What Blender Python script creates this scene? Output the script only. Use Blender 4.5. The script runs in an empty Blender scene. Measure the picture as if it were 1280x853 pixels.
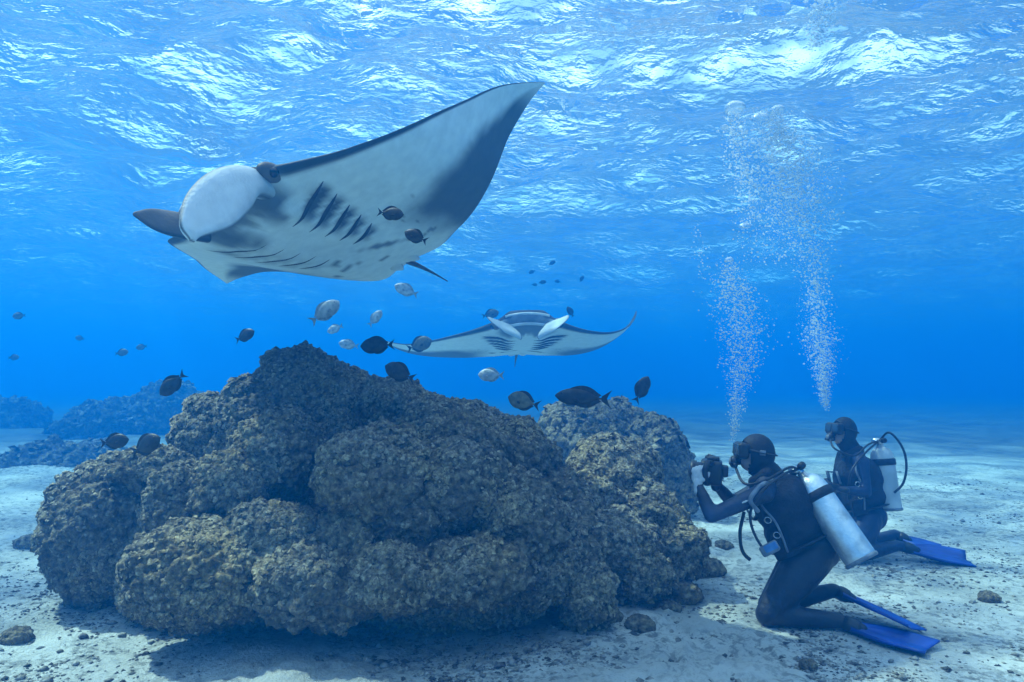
import bpy, bmesh, math, random
import numpy as np
from mathutils import Vector, Matrix, Quaternion

R = math.radians
SC = bpy.context.scene
COL = SC.collection
random.seed(7)

# ------------------------------------------------------------------ camera
F_PX, CX, CY = 850.0, 640.0, 426.5
CAM = np.array((0.0, 0.0, 1.5))
PITCH = math.atan(53.5 / F_PX)
cam_data = bpy.data.cameras.new('camera')
cam_data.sensor_width = 36.0
cam_data.lens = 36.0 * F_PX / 1280.0
cam_data.clip_end = 2000.0
cam_data.clip_start = 0.05
cam = bpy.data.objects.new('camera', cam_data)
COL.objects.link(cam)
cam.location = CAM
cam.rotation_euler = (R(90) + PITCH, 0, 0)
SC.camera = cam

# ------------------------------------------------------------------ sky, sun, exposure
SUN_EL, SUN_AZ = R(58), R(-70)         # azimuth from +Y, negative = left
sun_dir = Vector((math.sin(SUN_AZ) * math.cos(SUN_EL), math.cos(SUN_AZ) * math.cos(SUN_EL), math.sin(SUN_EL)))
world = bpy.data.worlds.new('World')
SC.world = world
world.use_nodes = True
wn = world.node_tree
bg = wn.nodes['Background']
sky = wn.nodes.new('ShaderNodeTexSky')
sky.sky_type = 'NISHITA'
sky.sun_disc = False
sky.sun_elevation = SUN_EL
sky.sun_rotation = SUN_AZ
wn.links.new(sky.outputs[0], bg.inputs[0])
bg.inputs[1].default_value = 0.15
sun_data = bpy.data.lights.new('sun', 'SUN')
sun_data.energy = 5.0
sun_data.angle = R(1.2)
sun_data.color = (1.0, 0.93, 0.82)
sun = bpy.data.objects.new('sun', sun_data)
COL.objects.link(sun)
sun.rotation_euler = (-sun_dir).to_track_quat('-Z', 'Y').to_euler()
sun.location = sun_dir * 40

SC.view_settings.view_transform = 'Standard'
SC.view_settings.look = 'None'
SC.view_settings.gamma = 1.0
SC.view_settings.exposure = 1.02
SC.cycles.volume_bounces = 2
SC.cycles.max_bounces = 6
SC.cycles.diffuse_bounces = 2
SC.cycles.glossy_bounces = 2
SC.cycles.transmission_bounces = 3
SC.cycles.transparent_max_bounces = 8
SC.cycles.use_denoising = True
SC.cycles.caustics_reflective = False
SC.cycles.sample_clamp_indirect = 6.0

# ------------------------------------------------------------------ helpers
def at(px, py, Y):
    """world point seen at photograph pixel (px, py) that lies Y metres in front of the camera"""
    dx, dz = (px - CX) / F_PX, -(py - CY) / F_PX
    c, s = math.cos(PITCH), math.sin(PITCH)
    d = np.array((dx, c - dz * s, s + dz * c))
    return CAM + d * (Y / d[1])

def project(p):
    p = np.asarray(p, float) - CAM
    c, s = math.cos(PITCH), math.sin(PITCH)
    f = p[..., 1] * c + p[..., 2] * s
    u = -p[..., 1] * s + p[..., 2] * c
    return np.stack((CX + F_PX * p[..., 0] / f, CY - F_PX * u / f), -1)

def _hash(ix, iy, iz, seed):
    h = (ix * 374761393 + iy * 668265263 + iz * 2147483647 + seed * 1274126177) & 0xFFFFFFFF
    h = ((h ^ (h >> 13)) * 1274126177) & 0xFFFFFFFF
    h = ((h ^ (h >> 16)) * 2246822519) & 0xFFFFFFFF
    return (h ^ (h >> 15)) & 0xFFFFFFFF

def vnoise(p, seed=0):
    """value noise in -1..1"""
    f = np.floor(p); t = p - f
    i = f.astype(np.int64)
    t = t * t * t * (t * (t * 6 - 15) + 10)
    out = 0
    for a in (0, 1):
        wx = t[:, 0] if a else 1 - t[:, 0]
        for b in (0, 1):
            wy = t[:, 1] if b else 1 - t[:, 1]
            for c in (0, 1):
                wz = t[:, 2] if c else 1 - t[:, 2]
                out = out + wx * wy * wz * (_hash(i[:, 0] + a, i[:, 1] + b, i[:, 2] + c, seed) / 2147483648.0 - 1)
    return out

def fbm(p, octv=4, seed=0, gain=0.5, lac=2.03):
    o, a, n = 0, 1.0, 0
    for k in range(octv):
        o = o + a * vnoise(p, seed + 17 * k); n += a
        p = p * lac + 3.7; a *= gain
    return o / n

def worley(p, seed=0):
    """distance to the nearest feature point (about 0..1)"""
    f = np.floor(p); t = p - f; i = f.astype(np.int64)
    best = np.full(len(p), 9.0)
    for a in (-1, 0, 1):
        for b in (-1, 0, 1):
            for c in (-1, 0, 1):
                x, y, z = i[:, 0] + a, i[:, 1] + b, i[:, 2] + c
                h = _hash(x, y, z, seed)
                d = (a + (h & 1023) / 1023.0 - t[:, 0]) ** 2 + (b + ((h >> 10) & 1023) / 1023.0 - t[:, 1]) ** 2 + (c + ((h >> 20) & 1023) / 1023.0 - t[:, 2]) ** 2
                np.minimum(best, d, out=best)
    return np.sqrt(best)

def sstep(a, b, x):
    t = np.clip((x - a) / (b - a), 0, 1)
    return t * t * (3 - 2 * t)

def mesh_np(name, v, faces, smooth=True, colors=None):
    """mesh from arrays; faces is an (n,3) or (n,4) int array or a list of lists"""
    me = bpy.data.meshes.new(name)
    v = np.asarray(v, np.float32)
    if isinstance(faces, np.ndarray):
        n, k = faces.shape
        me.vertices.add(len(v)); me.vertices.foreach_set('co', v.ravel())
        me.loops.add(n * k); me.loops.foreach_set('vertex_index', faces.astype(np.int32).ravel())
        me.polygons.add(n)
        me.polygons.foreach_set('loop_start', np.arange(0, n * k, k, dtype=np.int32))
        me.update(calc_edges=True); me.validate()
    else:
        me.from_pydata(v.tolist(), [], [list(map(int, f)) for f in faces]); me.update()
    if smooth:
        me.polygons.foreach_set('use_smooth', np.ones(len(me.polygons), bool))
    if colors is not None:
        at_ = me.color_attributes.new('pigment', 'FLOAT_COLOR', 'POINT')
        c = np.ones((len(v), 4), np.float32); c[:, :3] = colors
        at_.data.foreach_set('color', c.ravel())
    return me

def obj(name, me, m=None, parent=None):
    o = bpy.data.objects.new(name, me); COL.objects.link(o)
    if m is not None and me is not None:
        if not me.materials: me.materials.append(m)
    if parent is not None: o.parent = parent
    return o

def tag(o, label=None, cat=None, group=None, kind=None):
    if label: o['label'] = label
    if cat: o['category'] = cat
    if group: o['group'] = group
    if kind: o['kind'] = kind
    return o

def empty(name, loc=(0, 0, 0), rot=None):
    o = bpy.data.objects.new(name, None); COL.objects.link(o)
    o.location = loc
    o.empty_display_size = 0.1
    if rot is not None: o.rotation_euler = rot
    return o

def grid_faces(nu, nv, wrap_u=False):
    """quads of an (nu x nv) vertex grid, index = iu*nv + iv"""
    iu = np.arange(nu if wrap_u else nu - 1); iv = np.arange(nv - 1)
    a, b = np.meshgrid(iu, iv, indexing='ij')
    a2 = (a + 1) % nu
    return np.stack((a * nv + b, a2 * nv + b, a2 * nv + b + 1, a * nv + b + 1), -1).reshape(-1, 4)

class MB:
    """collects pieces into one mesh"""
    def __init__(s): s.v = []; s.f = []; s.n = 0
    def add(s, v, f):
        v = np.asarray(v, float)
        s.v.append(v); s.f += [[int(i) + s.n for i in q] for q in f]; s.n += len(v); return s
    def tube(s, pts, rad, seg=10, caps=True, flat=None, up=(0, 0, 1)):
        """a tube along pts; rad is a number or one per point; flat = (scale along the second axis)"""
        P = np.asarray(pts, float); n = len(P)
        rad = np.full(n, rad) if np.isscalar(rad) else np.asarray(rad, float)
        T = np.gradient(P, axis=0); T /= np.linalg.norm(T, axis=1)[:, None] + 1e-12
        ref = np.asarray(up, float)
        if abs(T[0] @ ref) > 0.95: ref = np.array((1.0, 0, 0)) if abs(T[0][0]) < .9 else np.array((0, 1.0, 0))
        A = np.cross(T[0], ref); A /= np.linalg.norm(A)
        ang = np.linspace(0, 2 * np.pi, seg, endpoint=False)
        V = []
        for k in range(n):
            A = A - T[k] * (A @ T[k]); A /= np.linalg.norm(A)
            B = np.cross(T[k], A)
            fl = 1.0 if flat is None else (flat if np.isscalar(flat) else flat[k])
            V.append(P[k] + rad[k] * (np.cos(ang)[:, None] * A + fl * np.sin(ang)[:, None] * B))
        V = np.concatenate(V); F = []
        for k in range(n - 1):
            for j in range(seg):
                j2 = (j + 1) % seg
                F.append((k * seg + j, k * seg + j2, (k + 1) * seg + j2, (k + 1) * seg + j))
        if caps:
            F.append(tuple(range(seg - 1, -1, -1))); F.append(tuple((n - 1) * seg + j for j in range(seg)))
        return s.add(V, F)
    def lathe(s, prof, M=None, seg=24):
        """profile [(r, z)] turned about z, then moved by the 4x4 M"""
        prof = np.asarray(prof, float); ang = np.linspace(0, 2 * np.pi, seg, endpoint=False)
        V = np.concatenate([np.stack((r * np.cos(ang), r * np.sin(ang), np.full(seg, z)), 1) for r, z in prof])
        if M is not None: V = (np.asarray(M) @ np.c_[V, np.ones(len(V))].T).T[:, :3]
        F = []
        for k in range(len(prof) - 1):
            for j in range(seg):
                j2 = (j + 1) % seg
                F.append((k * seg + j, k * seg + j2, (k + 1) * seg + j2, (k + 1) * seg + j))
        F.append(tuple(range(seg - 1, -1, -1))); F.append(tuple((len(prof) - 1) * seg + j for j in range(seg)))
        return s.add(V, F)
    def ell(s, c, r, M=None, seg=16, rings=10):
        """ellipsoid"""
        th = np.linspace(0, np.pi, rings + 1)[1:-1]; ph = np.linspace(0, 2 * np.pi, seg, endpoint=False)
        V = [np.array(((0, 0, 1.0),))]
        for t in th: V.append(np.stack((np.sin(t) * np.cos(ph), np.sin(t) * np.sin(ph), np.full(seg, np.cos(t))), 1))
        V.append(np.array(((0, 0, -1.0),)))
        V = np.concatenate(V) * np.asarray(r, float)
        if M is not None: V = V @ np.asarray(M)[:3, :3].T
        V = V + np.asarray(c, float)
        F = []; nr = len(th); last = 1 + nr * seg
        for j in range(seg):
            j2 = (j + 1) % seg
            F.append((0, 1 + j, 1 + j2)); F.append((last, 1 + (nr - 1) * seg + j2, 1 + (nr - 1) * seg + j))
            for k in range(nr - 1):
                F.append((1 + k * seg + j, 1 + (k + 1) * seg + j, 1 + (k + 1) * seg + j2, 1 + k * seg + j2))
        return s.add(V, F)
    def box(s, c, h, M=None, bev=0.0):
        """box of half sizes h about c, optionally chamfered"""
        bm = bmesh.new(); bmesh.ops.create_cube(bm, size=2.0)
        for v in bm.verts: v.co = Vector((v.co.x * h[0], v.co.y * h[1], v.co.z * h[2]))
        if bev: bmesh.ops.bevel(bm, geom=bm.edges[:], offset=bev, segments=2, affect='EDGES', profile=0.5)
        bm.verts.index_update()
        V = np.array([v.co[:] for v in bm.verts]); F = [[v.index for v in f.verts] for f in bm.faces]; bm.free()
        if M is not None: V = V @ np.asarray(M)[:3, :3].T
        return s.add(V + np.asarray(c, float), F)
    def mesh(s, name, smooth=True):
        return mesh_np(name, np.concatenate(s.v), s.f, smooth)
    def build(s, name, m, parent=None, smooth=True):
        return obj(name, s.mesh(name, smooth), m, parent)

def remeshed(me, voxel, smooth_it=4, name=None):
    """voxel remesh + smoothing of a mesh: fuses overlapping shells into one skin"""
    o = bpy.data.objects.new('tmp', me); COL.objects.link(o)
    r = o.modifiers.new('r', 'REMESH'); r.mode = 'VOXEL'; r.voxel_size = voxel
    if smooth_it:
        s_ = o.modifiers.new('s', 'SMOOTH'); s_.factor = 0.5; s_.iterations = smooth_it
    dg = bpy.context.evaluated_depsgraph_get()
    out = bpy.data.meshes.new_from_object(o.evaluated_get(dg))
    bpy.data.objects.remove(o); bpy.data.meshes.remove(me)
    out.polygons.foreach_set('use_smooth', np.ones(len(out.polygons), bool))
    if name: out.name = name
    return out

def verts_of(me):
    a = np.empty(len(me.vertices) * 3, np.float32); me.vertices.foreach_get('co', a); return a.reshape(-1, 3).astype(float)

def set_colors(me, c):
    a = me.color_attributes.new('pigment', 'FLOAT_COLOR', 'POINT')
    q = np.ones((len(me.vertices), 4), np.float32); q[:, :3] = c
    a.data.foreach_set('color', q.ravel())

# ------------------------------------------------------------------ materials
def new_mat(name):
    m = bpy.data.materials.new(name); m.use_nodes = True
    return m, m.node_tree, m.node_tree.nodes['Principled BSDF']

def noisy_mat(name, c1, c2, scale=8.0, rough=0.6, bump=0.0, bscale=40.0, spec=0.3, metal=0.0, detail=5.0, lo=.35, hi=.65, attr=False):
    """principled material whose colour drifts between c1 and c2"""
    m, t, p = new_mat(name)
    tc = t.nodes.new('ShaderNodeTexCoord')
    n = t.nodes.new('ShaderNodeTexNoise'); n.inputs['Scale'].default_value = scale; n.inputs['Detail'].default_value = detail
    r = t.nodes.new('ShaderNodeValToRGB')
    r.color_ramp.elements[0].position = lo; r.color_ramp.elements[1].position = hi
    r.color_ramp.elements[0].color = (*c1, 1); r.color_ramp.elements[1].color = (*c2, 1)
    t.links.new(tc.outputs['Object'], n.inputs['Vector']); t.links.new(n.outputs['Fac'], r.inputs[0])
    src = r.outputs[0]
    if attr:
        a = t.nodes.new('ShaderNodeVertexColor'); a.layer_name = 'pigment'
        mx = t.nodes.new('ShaderNodeMix'); mx.data_type = 'RGBA'; mx.blend_type = 'MULTIPLY'
        mx.inputs['Factor'].default_value = 1.0
        t.links.new(a.outputs[0], mx.inputs['A']); t.links.new(src, mx.inputs['B']); src = mx.outputs['Result']
    t.links.new(src, p.inputs['Base Color'])
    p.inputs['Roughness'].default_value = rough; p.inputs['Specular IOR Level'].default_value = spec
    p.inputs['Metallic'].default_value = metal
    if bump:
        b = t.nodes.new('ShaderNodeTexNoise'); b.inputs['Scale'].default_value = bscale; b.inputs['Detail'].default_value = 6
        bp = t.nodes.new('ShaderNodeBump'); bp.inputs['Strength'].default_value = bump; bp.inputs['Distance'].default_value = 0.02
        t.links.new(tc.outputs['Object'], b.inputs['Vector']); t.links.new(b.outputs['Fac'], bp.inputs['Height'])
        t.links.new(bp.outputs[0], p.inputs['Normal'])
    return m
# ------------------------------------------------------------------ water surface
SURF = 7.0
def build_surface():
    rs = np.random.RandomState(3)
    # spacing fine near the part of the surface that the picture shows, coarse towards the edges
    u = np.linspace(-1, 1, 380); xs = 9 * np.sinh(u * math.asinh(240 / 9.0))
    w = np.linspace(0, 1, 460); ys = -22 + 262 * (0.22 * w + 0.78 * w ** 2.6)
    X, Y = np.meshgrid(xs, ys, indexing='ij')
    Z = np.zeros_like(X)
    warp = 0.5 * fbm(np.stack((X.ravel() * .15, Y.ravel() * .15, 0 * X.ravel()), 1), 2, 5).reshape(X.shape)
    for k in range(70):
        lam = 0.4 * (8.0 / 0.4) ** (rs.rand())
        th = R(78) + rs.normal() * 0.65
        kk = 2 * np.pi / lam
        amp = 0.0128 * lam ** 0.76
        ph = rs.rand() * 6.28
        s = np.sin(kk * ((X + warp) * math.cos(th) + (Y + warp) * math.sin(th)) + ph)
        fade = np.exp(-(np.hypot(X, Y) / (60 * lam)) ** 2)
        Z += amp * s * fade
    v = np.stack((X, Y, SURF + Z), -1).reshape(-1, 3)
    me = mesh_np('water_surface', v, grid_faces(len(xs), len(ys)))
    m = bpy.data.materials.new('sea_surface'); m.use_nodes = True
    t = m.node_tree; t.nodes.clear()
    out = t.nodes.new('ShaderNodeOutputMaterial')
    tc = t.nodes.new('ShaderNodeTexCoord')
    mp = t.nodes.new('ShaderNodeMapping'); mp.inputs['Rotation'].default_value = (0, 0, R(-28)); mp.inputs['Scale'].default_value = (1, 1.5, 1)
    t.links.new(tc.outputs['Object'], mp.inputs['Vector'])
    n1 = t.nodes.new('ShaderNodeTexNoise'); n1.inputs['Scale'].default_value = 3.0; n1.inputs['Detail'].default_value = 4; n1.inputs['Roughness'].default_value = .5
    n1.inputs['Distortion'].default_value = .1
    t.links.new(mp.outputs[0], n1.inputs['Vector'])
    b = t.nodes.new('ShaderNodeBump'); b.inputs['Strength'].default_value = 1.0; b.inputs['Distance'].default_value = 0.17
    n2 = t.nodes.new('ShaderNodeTexNoise'); n2.inputs['Scale'].default_value = .22; n2.inputs['Detail'].default_value = 2     # gusts: rougher and calmer patches
    t.links.new(tc.outputs['Object'], n2.inputs['Vector'])
    mr = t.nodes.new('ShaderNodeMapRange'); mr.inputs['From Min'].default_value = .35; mr.inputs['From Max'].default_value = .65
    mr.inputs['To Min'].default_value = .45; mr.inputs['To Max'].default_value = 1.15
    t.links.new(n2.outputs['Fac'], mr.inputs['Value'])
    hm = t.nodes.new('ShaderNodeMath'); hm.operation = 'MULTIPLY'
    t.links.new(n1.outputs['Fac'], hm.inputs[0]); t.links.new(mr.outputs[0], hm.inputs[1]); t.links.new(hm.outputs[0], b.inputs['Height'])
    fr = t.nodes.new('ShaderNodeFresnel'); fr.inputs['IOR'].default_value = 1.30
    t.links.new(b.outputs[0], fr.inputs['Normal'])
    tr = t.nodes.new('ShaderNodeBsdfTransparent'); tr.inputs[0].default_value = (1, 1, 1, 1)
    rf = t.nodes.new('ShaderNodeBsdfTranslucent'); rf.inputs['Color'].default_value = (1, 1, 1, 1)     # wavelets too fine to model scatter part of the light
    t.links.new(b.outputs[0], rf.inputs['Normal'])
    mix0 = t.nodes.new('ShaderNodeMixShader'); 
    n3 = t.nodes.new('ShaderNodeTexNoise'); n3.inputs['Scale'].default_value = 1.0; n3.inputs['Detail'].default_value = 3; n3.inputs['Distortion'].default_value = .8   # noise stands in for wavelet focusing: blocks sun in patches, giving dapples and shafts
    t.links.new(tc.outputs['Object'], n3.inputs['Vector'])
    m3 = t.nodes.new('ShaderNodeMapRange'); m3.inputs['From Min'].default_value = .40; m3.inputs['From Max'].default_value = .60; m3.inputs['To Min'].default_value = .08; m3.inputs['To Max'].default_value = .66
    t.links.new(n3.outputs['Fac'], m3.inputs['Value']); t.links.new(m3.outputs[0], mix0.inputs[0])
    t.links.new(tr.outputs[0], mix0.inputs[1]); t.links.new(rf.outputs[0], mix0.inputs[2])
    gl = t.nodes.new('ShaderNodeBsdfGlossy'); gl.inputs['Roughness'].default_value = .04
    gl.inputs['Color'].default_value = (1, 1, 1, 1)
    t.links.new(b.outputs[0], gl.inputs['Normal'])
    mix = t.nodes.new('ShaderNodeMixShader')
    t.links.new(fr.outputs[0], mix.inputs[0]); t.links.new(mix0.outputs[0], mix.inputs[1]); t.links.new(gl.outputs[0], mix.inputs[2])
    soft = t.nodes.new('ShaderNodeMixShader'); soft.inputs[0].default_value = .06
    t.links.new(mix.outputs[0], soft.inputs[1]); t.links.new(rf.outputs[0], soft.inputs[2])
    t.links.new(soft.outputs[0], out.inputs['Surface'])
    o = obj('water', me, m)
    tag(o, 'rippled bright sea surface seen from below', None, None, 'structure')
build_surface()

# ------------------------------------------------------------------ sea bed
def ground_h(x, y):
    p = np.stack((x, y, np.zeros_like(x)), -1).reshape(-1, 3)
    h = 0.10 * fbm(p * .35, 3, 11) + 0.035 * fbm(p * 1.7, 3, 12) + 0.012 * fbm(p * 7.0, 3, 13)
    h = h + 0.10 * sstep(-3.5, -9.0, x.ravel()) * sstep(5, 9, y.ravel()) * (1 + fbm(p * .8, 3, 15))
    for gx, gy, gr in ((1.95, 4.25, 1.3), (3.2, 5.9, 1.3)):                 # packed sand where the divers kneel
        h = h * (1 - .85 * np.exp(-(((x.ravel() - gx) / gr) ** 2 + ((y.ravel() - gy) / gr) ** 2) ** 2))
    far = np.hypot(x.ravel(), y.ravel())
    h = h + .02
    h = h * (1 - sstep(30, 60, far))                                        # level plain towards the horizon
    return h.reshape(np.shape(x))

def build_ground():
    n = 420
    u = np.linspace(-1, 1, n)
    xs = 0.4 + 1.6 * np.sinh(u * math.asinh(235 / 1.6)); ys = 4.6 + 1.3 * np.sinh(u * math.asinh(235 / 1.3))
    X, Y = np.meshgrid(xs, ys, indexing='ij')
    p = np.stack((X, Y, 0 * X), -1).reshape(-1, 3)
    Z = ground_h(X, Y)
    near = np.exp(-((X / 9) ** 2 + ((Y - 4) / 9) ** 2))
    patch = sstep(-.05, .35, fbm(p * .9, 4, 21)).reshape(X.shape)
    Z = Z + near * patch * (0.045 * (1 - worley(p * 9.0, 4)) + 0.034 * fbm(p * 22, 2, 6)).reshape(X.shape)
    me = mesh_np('sea_bed', np.stack((X, Y, Z), -1).reshape(-1, 3), grid_faces(n, n))
    m, t, pr = new_mat('coral_sand')
    tc = t.nodes.new('ShaderNodeTexCoord')
    def noise(s, d, rough=.55):
        q = t.nodes.new('ShaderNodeTexNoise'); q.inputs['Scale'].default_value = s; q.inputs['Detail'].default_value = d
        q.inputs['Roughness'].default_value = rough
        t.links.new(tc.outputs['Object'], q.inputs['Vector']); return q
    def ramp(src, a, b, ca, cb):
        r = t.nodes.new('ShaderNodeValToRGB'); e = r.color_ramp.elements
        e[0].position, e[1].position, e[0].color, e[1].color = a, b, (*ca, 1), (*cb, 1)
        t.links.new(src, r.inputs[0]); return r
    base = ramp(noise(1.3, 6).outputs['Fac'], .3, .7, (.40, .40, .36), (.72, .72, .67))
    dark = ramp(noise(17, 8, .75).outputs['Fac'], .48, .57, (0, 0, 0), (1, 1, 1))
    reg = ramp(noise(1.4, 6, .65).outputs['Fac'], .36, .58, (0, 0, 0), (1, 1, 1))
    mul = t.nodes.new('ShaderNodeMath'); mul.operation = 'MULTIPLY'
    t.links.new(dark.outputs[0], mul.inputs[0]); t.links.new(reg.outputs[0], mul.inputs[1])
    sc_ = t.nodes.new('ShaderNodeMath'); sc_.operation = 'MULTIPLY'; sc_.inputs[1].default_value = .85
    t.links.new(mul.outputs[0], sc_.inputs[0])
    # rubble patches, then a painted-in haze fade that darkens the sand with distance
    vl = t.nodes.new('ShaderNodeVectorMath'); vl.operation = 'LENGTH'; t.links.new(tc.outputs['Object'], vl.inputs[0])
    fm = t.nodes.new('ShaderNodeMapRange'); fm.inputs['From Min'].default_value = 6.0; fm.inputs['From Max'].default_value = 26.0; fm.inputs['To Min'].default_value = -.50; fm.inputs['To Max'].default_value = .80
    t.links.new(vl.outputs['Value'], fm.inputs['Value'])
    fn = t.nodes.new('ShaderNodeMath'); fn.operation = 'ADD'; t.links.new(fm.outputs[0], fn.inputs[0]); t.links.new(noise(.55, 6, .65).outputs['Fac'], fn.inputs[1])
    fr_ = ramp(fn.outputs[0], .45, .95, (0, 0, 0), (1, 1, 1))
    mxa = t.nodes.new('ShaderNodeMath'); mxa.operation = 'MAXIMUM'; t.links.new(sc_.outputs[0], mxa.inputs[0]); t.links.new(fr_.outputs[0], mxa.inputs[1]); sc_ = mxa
    mx = t.nodes.new('ShaderNodeMix'); mx.data_type = 'RGBA'
    t.links.new(sc_.outputs[0], mx.inputs['Factor']); t.links.new(base.outputs[0], mx.inputs['A'])
    mx.inputs['B'].default_value = (.15, .155, .14, 1)
    t.links.new(mx.outputs['Result'], pr.inputs['Base Color'])
    pr.inputs['Roughness'].default_value = .95; pr.inputs['Specular IOR Level'].default_value = .1
    bp = t.nodes.new('ShaderNodeBump'); bp.inputs['Strength'].default_value = 1.0; bp.inputs['Distance'].default_value = .035
    t.links.new(noise(30, 8, .65).outputs['Fac'], bp.inputs['Height']); t.links.new(bp.outputs[0], pr.inputs['Normal'])
    tag(obj('sea_bed', me, m), 'pale coral sand sea bed with dark rubble patches', None, None, 'structure')
build_ground()

# ------------------------------------------------------------------ the water itself (a volume)
def build_haze():
    ss = .95 * np.array((.0003, .0128, .0375)); sa = .95 * np.array((.078, .0290, .0050))
    dens = 0.10
    col = ss / dens
    ab = (1 - np.clip(sa / dens / (1 - col), 0, 1)) ** 2
    mb = MB(); mb.box((0, 0, 3.25), (250, 250, 4.85))
    m = bpy.data.materials.new('sea_water_volume'); m.use_nodes = True
    t = m.node_tree; t.nodes.clear()
    out = t.nodes.new('ShaderNodeOutputMaterial'); v = t.nodes.new('ShaderNodeVolumePrincipled')
    v.inputs['Color'].default_value = (*col, 1); v.inputs['Absorption Color'].default_value = (*ab, 1)
    v.inputs['Density'].default_value = dens; v.inputs['Anisotropy'].default_value = .42
    t.links.new(v.outputs[0], out.inputs['Volume'])
    o = mb.build('haze', m, smooth=False)
    tag(o, 'clear blue sea water filling the whole scene', None, None, 'stuff')
build_haze()
# ------------------------------------------------------------------ coral
def coral_mat(name, dark, mid, light, scale):
    m, t, p = new_mat(name)
    tc = t.nodes.new('ShaderNodeTexCoord')
    n1 = t.nodes.new('ShaderNodeTexNoise'); n1.inputs['Scale'].default_value = scale; n1.inputs['Detail'].default_value = 7; n1.inputs['Roughness'].default_value = .65
    n2 = t.nodes.new('ShaderNodeTexNoise'); n2.inputs['Scale'].default_value = 2.1; n2.inputs['Detail'].default_value = 4
    n3 = t.nodes.new('ShaderNodeTexNoise'); n3.inputs['Scale'].default_value = 60; n3.inputs['Detail'].default_value = 5
    for n in (n1, n2, n3): t.links.new(tc.outputs['Object'], n.inputs['Vector'])
    r = t.nodes.new('ShaderNodeValToRGB'); e = r.color_ramp.elements
    e[0].position, e[0].color = .34, (*dark, 1); e[1].position, e[1].color = .72, (*light, 1)
    q = e.new(.52); q.color = (*mid, 1)
    t.links.new(n1.outputs['Fac'], r.inputs[0])
    r2 = t.nodes.new('ShaderNodeValToRGB'); e = r2.color_ramp.elements
    e[0].position, e[0].color = .42, (.84, .85, .86, 1); e[1].position, e[1].color = .68, (1.12, 1.02, .80, 1)
    t.links.new(n2.outputs['Fac'], r2.inputs[0])
    mx = t.nodes.new('ShaderNodeMix'); mx.data_type = 'RGBA'; mx.blend_type = 'MULTIPLY'; mx.inputs['Factor'].default_value = 1
    t.links.new(r.outputs[0], mx.inputs['A']); t.links.new(r2.outputs[0], mx.inputs['B'])
    t.links.new(mx.outputs['Result'], p.inputs['Base Color'])
    b = t.nodes.new('ShaderNodeBump'); b.inputs['Strength'].default_value = 1.0; b.inputs['Distance'].default_value = .02
    t.links.new(n3.outputs['Fac'], b.inputs['Height']); t.links.new(b.outputs[0], p.inputs['Normal'])
    p.inputs['Roughness'].default_value = .9; p.inputs['Specular IOR Level'].default_value = .12
    return m
M_CORAL = coral_mat('crust_coral', (.044, .038, .028), (.180, .152, .105), (.42, .365, .25), 26)
M_FLAKE = coral_mat('coral_ruffles', (.075, .066, .048), (.30, .255, .175), (.70, .61, .43), 34)
M_BUSH = coral_mat('bushy_coral', (.07, .063, .046), (.24, .21, .15), (.50, .44, .31), 24)
M_FAR = coral_mat('far_coral', (.05, .048, .04), (.17, .16, .13), (.50, .47, .40), 7)

_ico = {}
def ico(sub):
    if sub not in _ico:
        bm = bmesh.new(); bmesh.ops.create_icosphere(bm, subdivisions=sub, radius=1.0)
        bm.verts.index_update()
        _ico[sub] = (np.array([v.co[:] for v in bm.verts]), np.array([[v.index for v in f.verts] for f in bm.faces]))
        bm.free()
    return _ico[sub]

def lobe_shape(c, r, tilt, seed, amp=.12):
    """centre, radii and a function that carves direction -> surface point"""
    q = np.array(Matrix.Rotation(tilt, 3, 'Y'))
    def surf(d):
        k = 1 + amp * fbm(d * 1.3 + seed * 1.7, 3, seed) 
        return c + ((d * k[:, None]) * r) @ q.T
    def inside(p):
        d = ((p - c) @ q) / r
        l = np.linalg.norm(d, axis=1)
        return l / (1 + amp * fbm(d / (l[:, None] + 1e-9) * 1.3 + seed * 1.7, 3, seed))
    return surf, inside

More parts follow.
